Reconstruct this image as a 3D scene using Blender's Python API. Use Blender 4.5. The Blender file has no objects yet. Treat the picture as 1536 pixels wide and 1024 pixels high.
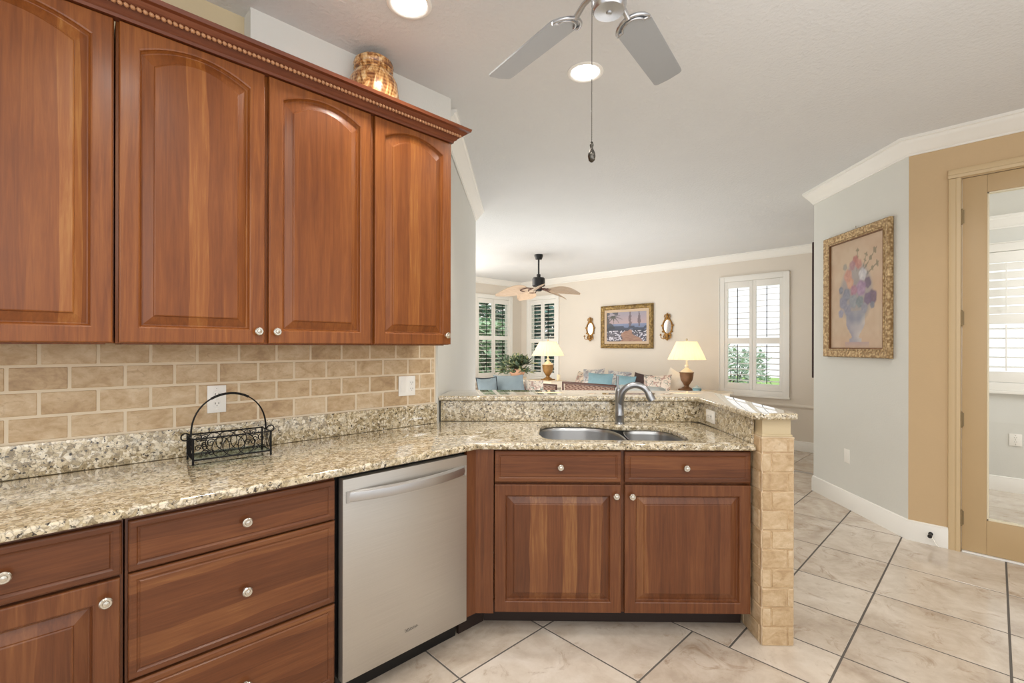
import bpy, bmesh, math, random
from mathutils import Vector, Matrix
from mathutils.geometry import delaunay_2d_cdt
random.seed(7)
PI = math.pi
S2 = math.sqrt(0.5)
SC = bpy.context.scene
COL = SC.collection
R = math.radians

# ------------------------------------------------------------------ camera, world, sun, large lights, exposure
cam = bpy.data.cameras.new('camera')
cam.sensor_width = 36.0
cam.lens = 707.8 / 1536 * 36
cam.shift_y = 7.41 / 1536
cam.clip_start = 0.05
camo = bpy.data.objects.new('camera', cam)
COL.objects.link(camo)
camo.matrix_world = Matrix.Translation((0, 0, 1.37)) @ Matrix.Rotation(R(45.726 - 90), 4, 'Z') @ Matrix.Rotation(R(90), 4, 'X') @ Matrix.Rotation(0.002, 4, 'Z')
SC.camera = camo

world = bpy.data.worlds.new('daylight')
SC.world = world
world.use_nodes = True
bg = world.node_tree.nodes['Background']
bg.inputs[0].default_value = (0.97, 0.985, 1.0, 1)
bg.inputs[1].default_value = 1.35

def light(name, kind, loc, energy, color=(1, 1, 1), rot=(0, 0, 0), size=None, size_y=None, target=None, spot=None, radius=None):
    d = bpy.data.lights.new(name, kind)
    d.energy = energy
    d.color = color
    if kind == 'AREA':
        d.shape = 'RECTANGLE'
        d.size = size
        d.size_y = size_y or size
    if radius is not None: d.shadow_soft_size = radius
    if spot: d.spot_size = R(spot); d.spot_blend = 0.6
    o = bpy.data.objects.new(name, d)
    o.location = loc
    o.rotation_euler = rot
    if target is not None:
        o.rotation_euler = (Vector(target) - Vector(loc)).to_track_quat('-Z', 'Y').to_euler()
    COL.objects.link(o)
    return o

sun = light('sun', 'SUN', (12, 6, 9), 2.5, (1, 0.96, 0.88), target=(9.0, 8.5, 0))
sun.data.angle = R(2)
# added fill lights, not windows: behind the camera and inside the living room
light('kitchen_fill_light', 'AREA', (-1.3, -1.7, 2.2), 35, (1.0, 0.975, 0.94), size=3.6, size_y=1.6, target=(2.2, 2.0, 0.9))
light('living_fill_light', 'AREA', (4.6, 6.9, 2.2), 55, (1.0, 0.95, 0.88), size=2.4, size_y=1.4, target=(6.6, 3.6, 1.1))
light('kitchen_bounce_light', 'AREA', (0.3, -1.0, 1.75), 56, (0.95, 0.975, 1.0), rot=(PI, 0, 0), size=3.2, size_y=3.0)  # upward fill added to brighten the kitchen ceiling
light('living_bounce_light', 'AREA', (5.4, 4.6, 0.55), 92, (0.97, 0.985, 1.0), rot=(PI, 0, 0), size=4.2, size_y=4.2)  # added lamp facing up, lightens the living-room ceiling
for k, (lx, ly) in enumerate(((0.25, 0.75), (-0.9, 0.6), (0.9, -0.5), (2.9, 0.2))):      # added spotlights without fixtures, over and behind the camera
    light('ceiling_spot', 'SPOT', (lx, ly, 2.825), 46, (1, .96, .90), spot=150, radius=.07)
light('nook_fill_light', 'AREA', (5.4, -1.6, 2.3), 40, (0.93, 0.97, 1.0), size=1.2, size_y=1.2, target=(5.9, 0.0, 0.8))  # extra fill added inside the nook, away from its window

SC.view_settings.view_transform = 'Standard'
SC.view_settings.look = 'None'
SC.view_settings.gamma = 1.0
SC.view_settings.use_curve_mapping = False
SC.view_settings.exposure = -0.12

# ------------------------------------------------------------------ helpers
def hexc(h):
    h = h.lstrip('#')
    v = [int(h[i:i + 2], 16) / 255 for i in (0, 2, 4)]
    return tuple(c / 12.92 if c <= 0.04045 else ((c + 0.055) / 1.055) ** 2.4 for c in v) + (1,)

class NT:
    """tiny node-tree builder"""
    def __init__(s, name):
        s.m = bpy.data.materials.new(name)
        s.m.use_nodes = True
        s.t = s.m.node_tree
        s.b = s.t.nodes['Principled BSDF']
        s.out = s.t.nodes['Material Output']
    def n(s, typ, **kw):
        nd = s.t.nodes.new(typ)
        for k, v in kw.items():
            if k == 'i':
                for a, b in v.items():
                    if hasattr(b, 'is_output') or isinstance(b, bpy.types.NodeSocket): s.t.links.new(b, nd.inputs[a])
                    else: nd.inputs[a].default_value = b
            else: setattr(nd, k, v)
        return nd
    def set(s, a, b):
        if isinstance(b, bpy.types.NodeSocket): s.t.links.new(b, s.b.inputs[a])
        else: s.b.inputs[a].default_value = b
    def math(s, op, a, b=0.0):
        return s.n('ShaderNodeMath', operation=op, i={0: a, 1: b}).outputs[0]
    def ramp(s, fac, stops, interp='LINEAR'):
        r = s.n('ShaderNodeValToRGB', i={0: fac})
        r.color_ramp.interpolation = interp
        e = r.color_ramp.elements
        while len(e) > 1: e.remove(e[-1])
        e[0].position, e[0].color = stops[0][0], stops[0][1]
        for p, c in stops[1:]:
            q = e.new(p); q.color = c
        return r.outputs[0]
    def mix(s, fac, a, b, blend='MIX'):
        nd = s.n('ShaderNodeMix', data_type='RGBA', blend_type=blend)
        for k, v in ((0, fac), (6, a), (7, b)):
            if isinstance(v, bpy.types.NodeSocket): s.t.links.new(v, nd.inputs[k])
            else: nd.inputs[k].default_value = v
        return nd.outputs[2]
    def coord(s, scale=(1, 1, 1), rand=0.0, out='Object', rot=(0, 0, 0)):
        c = s.n('ShaderNodeTexCoord').outputs[out]
        if rand:
            oi = s.n('ShaderNodeObjectInfo').outputs['Random']
            k = s.math('MULTIPLY', oi, rand)
            c = s.n('ShaderNodeVectorMath', operation='ADD', i={0: c, 1: k}).outputs[0]
        return s.n('ShaderNodeMapping', i={'Vector': c, 'Scale': scale, 'Rotation': rot}).outputs[0]
    def noise(s, vec, scale, detail=4, rough=0.5, dist=0.0, out='Fac'):
        return s.n('ShaderNodeTexNoise', i={'Vector': vec, 'Scale': scale, 'Detail': detail, 'Roughness': rough, 'Distortion': dist}).outputs[out]
    def bump(s, h, strength=0.3, dist=0.002):
        s.set('Normal', s.n('ShaderNodeBump', i={'Height': h, 'Strength': strength, 'Distance': dist}).outputs[0])

def plain(name, col, rough=0.5, metal=0.0, noise=0.0, nscale=20, bump=0.0, bscale=60, spec=None, emit=None):
    m = NT(name)
    c = hexc(col)
    if noise:
        f = m.noise(m.coord(), nscale, 5)
        m.set('Base Color', m.mix(f, tuple(max(0, x * (1 - noise)) for x in c[:3]) + (1,), tuple(min(1, x * (1 + noise)) for x in c[:3]) + (1,)))
    else: m.set('Base Color', c)
    m.set('Roughness', rough); m.set('Metallic', metal)
    if spec is not None: m.set('Specular IOR Level', spec)
    if bump: m.bump(m.noise(m.coord(), bscale, 4), bump, 0.005)
    if emit:
        m.set('Emission Color', hexc(emit[0])); m.set('Emission Strength', emit[1])
    return m.m

def wood(name, stops, axis='z', plank=0.0, rough=0.32, planktone=1.0):
    """fine straight grain along one axis; with plank > 0 boards of that width differ in tone"""
    m = NT(name)
    sc = {'z': (26, 26, 1.3), 'x': (1.3, 26, 26)}[axis]
    v = m.coord(sc, rand=7.3)
    g = m.noise(v, 1.6, 8, 0.62, 1.1)
    g2 = m.noise(m.coord(tuple(k * 4 for k in sc), rand=3.1), 2.0, 4, 0.6)
    big = m.noise(m.coord((3, 3, 3), rand=5.7), 1.0, 3)
    f = m.math('ADD', m.math('MULTIPLY', g, 0.60), m.math('ADD', m.math('MULTIPLY', g2, 0.22), m.math('MULTIPLY', big, 0.22)))
    if plank:
        sep = m.n('ShaderNodeSeparateXYZ', i={0: m.coord((1, 1, 1), rand=9.1)})
        wob = m.math('MULTIPLY', m.noise(m.coord((2, 2, 1.7), rand=2.3), 1.3, 2), 0.05)
        w = m.math('ADD', sep.outputs['X' if axis == 'z' else 'Z'], wob)
        vo = m.n('ShaderNodeTexVoronoi', voronoi_dimensions='1D', i={'W': w, 'Scale': 1 / plank, 'Randomness': 0.75})
        rnd = m.n('ShaderNodeSeparateColor', i={0: vo.outputs['Color']}).outputs[0]
        tone = m.ramp(rnd, [(0.0, (.10,) * 3 + (1,)), (0.35, (.30,) * 3 + (1,)), (0.72, (.44,) * 3 + (1,)), (0.80, (.80,) * 3 + (1,)), (1.0, (.95,) * 3 + (1,))])
        f = m.math('ADD', m.math('MULTIPLY', f, 0.80), m.math('MULTIPLY', m.math('SUBTRACT', tone, 0.06), 0.30 * planktone))
    m.set('Base Color', m.ramp(f, [(p, hexc(c)) for p, c in stops]))
    m.set('Roughness', m.ramp(g2, [(0, (rough - .05,) * 3 + (1,)), (1, (rough + .08,) * 3 + (1,))]))
    m.set('Coat Weight', 0.12); m.set('Coat Roughness', 0.2); m.set('Specular IOR Level', 0.35)
    m.bump(g2, 0.05, 0.001)
    return m.m

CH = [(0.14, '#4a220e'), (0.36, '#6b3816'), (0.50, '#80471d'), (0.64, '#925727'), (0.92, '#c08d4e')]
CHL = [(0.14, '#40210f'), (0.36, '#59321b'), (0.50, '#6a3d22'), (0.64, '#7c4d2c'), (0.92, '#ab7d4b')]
M = {}
M['cherry'] = wood('cherry_frame', CH, 'z')
M['cherry_panel'] = wood('cherry_panel', CH, 'z', plank=0.06)
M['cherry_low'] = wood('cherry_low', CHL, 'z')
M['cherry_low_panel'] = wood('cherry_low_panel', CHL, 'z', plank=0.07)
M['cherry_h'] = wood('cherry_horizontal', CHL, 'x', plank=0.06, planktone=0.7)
M['crown_wood'] = wood('crown_wood', [(0.25, '#45200f'), (0.5, '#6d3820'), (0.8, '#8c5030')], 'x')
M['toe'] = plain('toe_kick', '#2a1a12', 0.6)
M['nickel'] = plain('brushed_nickel', '#d8d2c6', 0.24, 1.0)
M['chrome'] = plain('satin_steel', '#b9b9bb', 0.26, 1.0)
M['tap'] = plain('satin_tap', '#a4a5a7', .3, 1.0)
M['satin'] = plain('satin_bar', '#c3c2c1', .36, 1.0)
M['hinge'] = plain('hinge_brass', '#8f7c5c', .45, .6)
M['black'] = plain('black_iron', '#161413', 0.45, 0.6)
M['blackp'] = plain('black_plastic', '#0e0d0d', 0.4)
M['white'] = plain('white_trim', '#f2efe8', 0.38)
M['plate'] = plain('white_plate', '#f4f1ea', 0.35)
M['slot'] = plain('slot_grey', '#6a625a', 0.6)

def granite():
    m = NT('granite')
    v = m.coord((1, 1, 1), out='Object')
    wv = m.n('ShaderNodeVectorMath', operation='ADD', i={0: v, 1: m.n('ShaderNodeVectorMath', operation='SCALE', i={0: m.noise(v, 34, 4, out='Color'), 'Scale': 0.035}).outputs[0]}).outputs[0]
    vo = m.n('ShaderNodeTexVoronoi', i={'Vector': wv, 'Scale': 78.0})
    cell = m.n('ShaderNodeSeparateColor', i={0: vo.outputs['Color']}).outputs[0]
    fine = m.noise(v, 150, 4, 0.6)
    f = m.math('ADD', m.math('MULTIPLY', cell, 0.62), m.math('MULTIPLY', fine, 0.38))
    base = m.ramp(f, [(0.14, hexc('#7d6d50')), (0.30, hexc('#ae9c79')), (0.46, hexc('#ccbc9b')), (0.66, hexc('#dfd2b7')), (0.9, hexc('#ece4d2'))])
    ed = m.n('ShaderNodeTexVoronoi', feature='DISTANCE_TO_EDGE', i={'Vector': wv, 'Scale': 78.0}).outputs['Distance']
    edn = m.noise(v, 42, 4, 0.6)
    edge = m.math('MULTIPLY', m.ramp(ed, [(0.0, (1, 1, 1, 1)), (0.16, (0, 0, 0, 1))]), m.ramp(edn, [(0.40, (0, 0, 0, 1)), (0.52, (1, 1, 1, 1))]))
    c = m.mix(m.math('MULTIPLY', edge, 0.6), base, hexc('#5b4a33'))
    sp = m.noise(v, 95, 3, 0.6)
    c = m.mix(m.ramp(sp, [(0.59, (0, 0, 0, 1)), (0.65, (1, 1, 1, 1))]), c, hexc('#2a2019'))
    gr = m.ramp(m.noise(v, 19, 4), [(0.54, (0, 0, 0, 1)), (0.70, (1, 1, 1, 1))])
    c = m.mix(m.math('MULTIPLY', gr, 0.35), c, hexc('#a09a8a'))
    m.set('Base Color', c); m.set('Roughness', 0.045); m.set('IOR', 1.55); m.set('Coat Weight', 0.8); m.set('Coat Roughness', 0.03)
    return m.m
M['granite'] = granite()

def stone_tile(name, stops, rough, bump=0.15, vein=1.0, rnd=0.35, scale=6, stain='#8a6038', stretch=(1, 1, 1)):
    m = NT(name)
    isl = m.n('ShaderNodeNewGeometry').outputs['Random Per Island']
    v = m.n('ShaderNodeVectorMath', operation='ADD', i={0: m.coord(stretch), 1: m.math('MULTIPLY', isl, 37.0)}).outputs[0]
    a = m.noise(v, scale, 6, 0.6, 0.7)
    b = m.noise(v, scale * 4.5, 5, 0.65, 0.4)
    f = m.math('ADD', m.math('MULTIPLY', a, 0.75), m.math('ADD', m.math('MULTIPLY', b, 0.25), m.math('MULTIPLY', m.math('SUBTRACT', isl, 0.5), rnd)))
    c = m.ramp(f, [(p, hexc(q)) for p, q in stops])
    st = m.ramp(m.noise(v, scale * 1.7, 7, 0.7, 1.5), [(0.57, (0, 0, 0, 1)), (0.72, (1, 1, 1, 1))])
    c = m.mix(m.math('MULTIPLY', st, 0.45 * vein), c, hexc(stain))
    m.set('Base Color', c); m.set('Roughness', rough)
    m.bump(b, bump, 0.002)
    return m.m
M['brick'] = stone_tile('travertine_brick', [(0.28, '#a78966'), (0.44, '#c0a37d'), (0.58, '#d0b794'), (0.75, '#e0cdb0')], 0.45, 0.35, 1.1, 0.15, 13, '#8f6a45', (1, 1, 1.5))
M['floor_tile'] = stone_tile('floor_tile', [(0.25, '#a2917f'), (0.42, '#bfb09f'), (0.58, '#d3c7b8'), (0.78, '#e4dbd0')], 0.17, 0.03, 1.35, 0.12, 3.4, '#8b6c4c')
M['grout_light'] = plain('grout_light', '#e2d2b8', 0.8, noise=0.05)
M['grout_dark'] = plain('grout_dark', '#5f5953', 0.8)

def paint(name, col, bump=0.12, bscale=90, rough=0.7):
    return plain(name, col, rough, noise=0.03, nscale=3, bump=bump, bscale=bscale)
M['ceil'] = paint('ceiling_paint', '#dcdcdb', 0.9, 55, 0.85)
M['wall_cool'] = paint('wall_cool_white', '#dbdad3', 0.18)
M['wall_tan'] = paint('wall_tan', '#c9ad86', 0.12)
M['wall_tan2'] = paint('wall_tan_light', '#cdbb98', 0.12)
M['wall_beige'] = paint('wall_beige', '#e3dacd', 0.08)
M['door_tan'] = plain('door_tan', '#bfa37a', 0.4, noise=0.04, nscale=4)

def glass(name='window_glass', tint=(1, 1, 1, 1), fac=0.06):
    m = NT(name)
    tr = m.n('ShaderNodeBsdfTransparent', i={0: tint})
    gl = m.n('ShaderNodeBsdfGlossy', i={'Roughness': 0.02})
    fr = m.n('ShaderNodeFresnel', i={'IOR': 1.3})
    mx = m.n('ShaderNodeMixShader', i={0: fr.outputs[0], 1: tr.outputs[0], 2: gl.outputs[0]})
    m.t.links.new(mx.outputs[0], m.out.inputs[0])
    return m.m
M['glass'] = glass()

class MB:
    """collects shapes and links them as ONE mesh object"""
    def __init__(s): s.b = bmesh.new(); s.mi = 0
    def _tag(s, faces):
        for f in faces: f.material_index = s.mi
    def box(s, x0, y0, z0, x1, y1, z1, bev=0.0, seg=2):
        g = bmesh.ops.create_cube(s.b, size=1.0)
        vs = g['verts']
        sx, sy, sz = abs(x1 - x0), abs(y1 - y0), abs(z1 - z0)
        for v in vs:
            v.co = Vector(((x0 + x1) / 2 + v.co.x * sx, (y0 + y1) / 2 + v.co.y * sy, (z0 + z1) / 2 + v.co.z * sz))
        fs = set(f for v in vs for f in v.link_faces)
        if bev > 0:
            es = list(set(e for v in vs for e in v.link_edges))
            r = bmesh.ops.bevel(s.b, geom=es, offset=min(bev, .45 * min(sx, sy, sz)), segments=seg, profile=0.6, affect='EDGES')
            fs = set(f for f in fs if f.is_valid) | set(r['faces'])
        s._tag(fs)
        return s
    def rings(s, rings, closed=True, cap0=False, cap1=False):
        R_ = [[s.b.verts.new(p) for p in r] for r in rings]
        n = len(R_[0])
        for a, b in zip(R_, R_[1:]):
            for i in range(n if closed else n - 1):
                j = (i + 1) % n
                try: s._tag([s.b.faces.new((a[i], a[j], b[j], b[i]))])
                except ValueError: pass
        if cap0: s._tag([s.b.faces.new(R_[0][::-1])])
        if cap1: s._tag([s.b.faces.new(R_[-1])])
        return s
    def lathe(s, prof, c=(0, 0, 0), axis='z', n=24, wob=None):
        rr = []
        for r, h in prof:
            ring = []
            for k in range(n):
                a = 2 * PI * k / n
                q = r * (wob(a, h) if wob else 1)
                x, y = max(q, 1e-5) * math.cos(a), max(q, 1e-5) * math.sin(a)
                p = {'z': (x, y, h), 'y': (x, h, y), 'x': (h, x, y)}[axis]
                ring.append((p[0] + c[0], p[1] + c[1], p[2] + c[2]))
            rr.append(ring)
        return s.rings(rr, True, prof[0][0] > 1e-4, prof[-1][0] > 1e-4)
    def tube(s, pts, r, n=8, closed=False):
        pts = [Vector(p) for p in pts]
        rs = r if isinstance(r, (list, tuple)) else [r] * len(pts)
        rings = []
        up = None
        m = len(pts)
        for i, p in enumerate(pts):
            a = pts[(i - 1) % m] if (closed or i > 0) else pts[i]
            b = pts[(i + 1) % m] if (closed or i < m - 1) else pts[i]
            t = (b - a).normalized()
            if up is None:
                up = t.orthogonal().normalized()
            up = (up - t * up.dot(t))
            if up.length < 1e-6: up = t.orthogonal()
            up.normalize()
            w = t.cross(up)
            rings.append([p + (up * math.cos(2 * PI * k / n) + w * math.sin(2 * PI * k / n)) * rs[i] for k in range(n)])
        if closed:
            rings.append(rings[0])
            s.rings(rings)
        else: s.rings(rings, True, True, True)
        return s
    def prism(s, poly, z0, z1):
        a = [(x, y, z0) for x, y in poly]; b = [(x, y, z1) for x, y in poly]
        return s.rings([a, b], True, True, True)
    def quad(s, *p):
        s._tag([s.b.faces.new([s.b.verts.new(q) for q in p])]); return s
    def ball(s, c, r, sc=(1, 1, 1), sub=2):
        g = bmesh.ops.create_icosphere(s.b, subdivisions=sub, radius=1.0)
        for v in g['verts']: v.co = Vector((c[0] + v.co.x * r * sc[0], c[1] + v.co.y * r * sc[1], c[2] + v.co.z * r * sc[2]))
        s._tag(set(f for v in g['verts'] for f in v.link_faces)); return s
    def xf(s, mat):
        bmesh.ops.transform(s.b, matrix=mat, verts=s.b.verts); return s
    def build(s, name, mats, parent=None, smooth=35, loc=None, rot=None):
        me = bpy.data.meshes.new(name)
        bmesh.ops.recalc_face_normals(s.b, faces=s.b.faces)
        s.b.to_mesh(me); s.b.free()
        for mt in (mats if isinstance(mats, (list, tuple)) else [mats]): me.materials.append(mt)
        if smooth:
            me.polygons.foreach_set('use_smooth', [True] * len(me.polygons))
            me.set_sharp_from_angle(angle=R(smooth))
        o = bpy.data.objects.new(name, me)
        COL.objects.link(o)
        if parent is not None: o.parent = parent
        if loc is not None: o.location = loc
        if rot is not None: o.rotation_euler = rot
        return o

def tag(o, label, cat, group=None, kind=None):
    if label: o['label'] = label
    if cat: o['category'] = cat
    if group: o['group'] = group
    if kind: o['kind'] = kind
    return o
def thing(name, label, cat, loc=(0, 0, 0), rz=0.0, group=None):
    o = bpy.data.objects.new(name, None)
    o.empty_display_size = 0.05
    o.location = loc
    o.rotation_euler = (0, 0, rz)
    COL.objects.link(o)
    return tag(o, label, cat, group)
def struct(o):
    o['kind'] = 'structure'; return o
def copy_tree(o, parent=None):
    c = o.copy(); COL.objects.link(c)
    if parent is not None: c.parent = parent
    for ch in list(o.children): copy_tree(ch, c)
    return c
RW = -PI / 4            # rotation of everything set at 45 degrees (local x = along the sink run, local y = away from the camera)
def WS(s, w, z=0.0): return Vector(((w + s) * S2, (w - s) * S2, z))

def sweep(mb, path, prof, closed_ends=True):
    """profile (offset to the LEFT of the path, z) swept along a 2D path with mitred corners"""
    P = [Vector((p[0], p[1])) for p in path]
    n = len(P)
    rings = []
    for i, p in enumerate(P):
        d0 = (P[i] - P[i - 1]).normalized() if i else (P[1] - P[0]).normalized()
        d1 = (P[i + 1] - P[i]).normalized() if i < n - 1 else d0
        n0 = Vector((-d0.y, d0.x)); n1 = Vector((-d1.y, d1.x))
        b = (n0 + n1)
        b = b / max(1e-6, b.dot(n0)) if b.length > 1e-6 else n0
        rings.append([(p.x + b.x * o, p.y + b.y * o, z) for o, z in prof])
    mb.rings(rings, True, closed_ends, closed_ends)
    return mb

def slab_with_holes(outer, holes, z0, z1, r=0.006):
    """flat slab with eased edges (curve with fill, turned into a mesh)"""
    cu = bpy.data.curves.new('tmp', 'CURVE')
    cu.dimensions = '2D'; cu.fill_mode = 'BOTH'
    cu.extrude = (z1 - z0) / 2 - r
    cu.bevel_depth = r; cu.bevel_resolution = 3; cu.offset = -r
    for poly in [outer] + holes:
        sp = cu.splines.new('POLY'); sp.use_cyclic_u = True
        sp.points.add(len(poly) - 1)
        for q, (x, y) in zip(sp.points, poly): q.co = (x, y, 0, 1)
    o = bpy.data.objects.new('tmp', cu); COL.objects.link(o)
    dg = bpy.context.evaluated_depsgraph_get()
    me = bpy.data.meshes.new_from_object(o.evaluated_get(dg))
    bpy.data.objects.remove(o); bpy.data.curves.remove(cu)
    mb = MB(); mb.b.from_mesh(me); bpy.data.meshes.remove(me)
    bmesh.ops.remove_doubles(mb.b, verts=mb.b.verts, dist=1e-5)
    mb.xf(Matrix.Translation((0, 0, (z0 + z1) / 2)))
    return mb

def smooth_loop(pts, sub=6):
    out = []
    n = len(pts)
    for i in range(n):
        p0, p1, p2, p3 = [Vector(pts[(i + k) % n]) for k in (-1, 0, 1, 2)]
        for k in range(sub):
            t = k / sub
            out.append(tuple(0.5 * ((2 * p1) + (-p0 + p2) * t + (2 * p0 - 5 * p1 + 4 * p2 - p3) * t * t + (-p0 + 3 * p1 - 3 * p2 + p3) * t ** 3)))
    return out

# ------------------------------------------------------------------ SETTING
CEIL = 2.845
SUNK = -0.15
XF = 7.85        # far wall of the living room
YL = 7.74        # left wall of the living room
YW = 2.35        # kitchen left wall (face of the tile)

def tiles(mb, xs, ys, zt, zb, gap, keep=None):
    for x0, x1 in zip(xs, xs[1:]):
        for y0, y1 in zip(ys, ys[1:]):
            if keep and not keep((x0 + x1) / 2, (y0 + y1) / 2): continue
            g = gap / 2
            t = [(x0 + g, y0 + g), (x1 - g, y0 + g), (x1 - g, y1 - g), (x0 + g, y1 - g)]
            e = 0.0012
            u = [(x0 + g + e, y0 + g + e), (x1 - g - e, y0 + g + e), (x1 - g - e, y1 - g - e), (x0 + g + e, y1 - g - e)]
            mb.rings([[(a, b, zb) for a, b in t], [(a, b, zt - e) for a, b in t], [(a, b, zt) for a, b in u]], True, False, True)

fl = MB(); fl.mi = 0
xsA = [1.21 - .515 * k for k in range(9, 0, -1)] + [1.207, 1.72, 2.214]
ysA = [1.02 - .52 * k for k in range(8, 0, -1)] + [1.02, 1.543, 2.06]
xsB = [2.214, 2.508, 2.866, 3.285, 3.80, 4.40, 4.97, 5.45, 5.9]
ysB = [-.047 - .517 * k for k in range(7, 0, -1)] + [-.047, .473, .848, 1.222, 1.62, 2.06, 2.55, 3.05, 3.55, 4.05, 4.55, 5.05, 5.55, 6.05, 6.55, 7.05, 7.6]
tiles(fl, xsA, ysA, 0.0, -.006, .008)
tiles(fl, xsB, ysB, 0.0, -.006, .009)
fl.mi = 1
fl.box(-3.6, -3.9, -.12, 2.214, 2.5, -.0013)
fl.box(2.214, -3.9, -.12, 5.9, 8.0, -.0013)
struct(fl.build('floor', [M['floor_tile'], M['grout_dark']]))
fl = MB(); fl.mi = 0
tiles(fl, [5.9, 6.3, 6.72, 7.14, 7.56, 8.0], [1.0 + .42 * k for k in range(17)], SUNK, SUNK - .006, .006)
fl.mi = 1
fl.box(5.9, .9, SUNK - .1, 8.0, 8.0, SUNK - .0035)
struct(fl.build('floor_sunken', [M['floor_tile'], M['grout_dark']]))
mb = MB(); mb.box(5.86, 1.25, -.149, 5.915, 7.7, 0.004, .003)
struct(mb.build('trim_1', plain('step_nosing', '#a9a29c', 0.4)))

mb = MB(); mb.box(-3.6, -3.9, CEIL, 8.0, 8.0, CEIL + .1)
struct(mb.build('ceiling', M['ceil']))
# kitchen left wall, then the short wall that turns 45 degrees towards the living room
mb = MB(); mb.box(-3.6, YW + .01, 0, 1.66, YW + .12, CEIL)
struct(mb.build('wall_left', M['wall_tan2']))
a0, a1 = WS(-.484, 2.84), WS(-.462, 5.13)
d = (a1 - a0).normalized(); nl = Vector((-d.y, d.x, 0))
mb = MB(); mb.prism([a0.xy[:], a1.xy[:], (a1 + nl * .12).xy[:], (a0 + nl * .12).xy[:]], 0, CEIL)
struct(mb.build('wall_passage', M['wall_cool']))
# white boxed band above the cabinets
mb = MB(); mb.prism([(.617, YW + .01), (.617, 2.268), (1.70, 2.268), (1.72, 2.30), (1.66, YW + .01)], 2.50, CEIL)
struct(mb.build('trim_2', M['wall_cool']))
CRN = [(0, -.115), (.010, -.115), (.012, -.103), (.022, -.098), (.036, -.078), (.062, -.045), (.074, -.036), (.078, -.022), (.090, -.018), (.092, 0), (0, 0)]
def crown(name, path):
    return struct(sweep(MB(), path, [(o, CEIL + z) for o, z in CRN]).build(name, M['white'], smooth=50))
crown('trim_3', [(a1.x, a1.y), (a0.x, a0.y)][::-1] if False else [(a1.x + .0, a1.y), (a0.x + .07, a0.y + .06)])
# tan wall with the door, the wall with the flower picture, and the living room
PB = WS(2.83, 4.55)     # far end of the picture wall
PA = Vector((4.38, .436, 0))
mb = MB()
mb.box(4.38, .225, 0, 4.50, .436, CEIL)
mb.box(4.38, -.95, 2.575, 4.50, .225, CEIL)
mb.box(4.38, -3.9, 0, 4.50, -.95, CEIL)
struct(mb.build('wall_right', M['wall_tan']))
mb = MB()
dd = (PB - PA).normalized(); nr = Vector((dd.y, -dd.x, 0))
mb.prism([PA.xy[:], PB.xy[:], (PB.x + .1, PB.y - .1), (PA.x + .12, PA.y - .02)], 0, CEIL)
struct(mb.build('wall_picture', M['wall_cool']))
mb = MB(); mb.box(PB.x + .002, PB.y - .12, -.25, 8.0, PB.y, CEIL)
struct(mb.build('wall_return', M['wall_beige']))
crown('trim_4', [(4.38, -3.9), (4.38, .436), (PB.x, PB.y), (PB.x + .3, PB.y)])
BASE = [(0, 0), (.016, 0), (.016, .118), (.012, .126), (.012, .136), (.004, .142), (0, .142)]
def baseboard(name, path, z=0.0):
    return struct(sweep(MB(), path, [(o, z + h) for o, h in BASE]).build(name, M['white'], smooth=50))
baseboard('baseboard_right', [(4.38, .225), (4.38, .436), (PB.x, PB.y), (PB.x + .3, PB.y)])

# ---- living-room walls with window openings
W3 = (2.15, 3.16, .62, 2.49)     # y0,y1,z0,z1 outer casing on the far wall
W2 = (6.60, 7.53, .62, 2.49)
W1 = (6.42, 7.52, .62, 2.49)     # x0,x1 on the left wall
IN = .075
def wall_holes(mb, a, b, z0, z1, holes, put):
    cur = a
    for h0, h1, hz0, hz1 in sorted(holes):
        put(cur, h0, z0, z1); put(h0, h1, z0, hz0); put(h0, h1, hz1, z1); cur = h1
    put(cur, b, z0, z1)
mb = MB()
wall_holes(mb, 1.1, 7.9, -.25, CEIL, [(W3[0] + IN, W3[1] - IN, W3[2] + IN, W3[3] - IN), (W2[0] + IN, W2[1] - IN, W2[2] + IN, W2[3] - IN)], lambda p, q, r, s: mb.box(XF, p, r, XF + .12, q, s))
struct(mb.build('wall_far', M['wall_beige']))
mb = MB()
wall_holes(mb, 3.0, XF, -.25, CEIL, [(W1[0] + IN, W1[1] - IN, W1[2] + IN, W1[3] - IN)], lambda p, q, r, s: mb.box(p, YL, r, q, YL + .12, s))
struct(mb.build('wall_living', M['wall_beige']))
crown('trim_5', [(XF, 1.25), (XF, YL), (3.0, YL)])
baseboard('baseboard_far', [(XF, 1.25), (XF, YL), (5.95, YL)], SUNK)
RAIL = [(0, 0), (.012, 0), (.022, .012), (.026, .03), (.018, .045), (0, .055)]
struct(sweep(MB(), [(XF, 1.25), (XF, YL), (5.0, YL)], [(o, .47 + z) for o, z in RAIL]).build('trim_6', M['wall_beige']))

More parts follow.
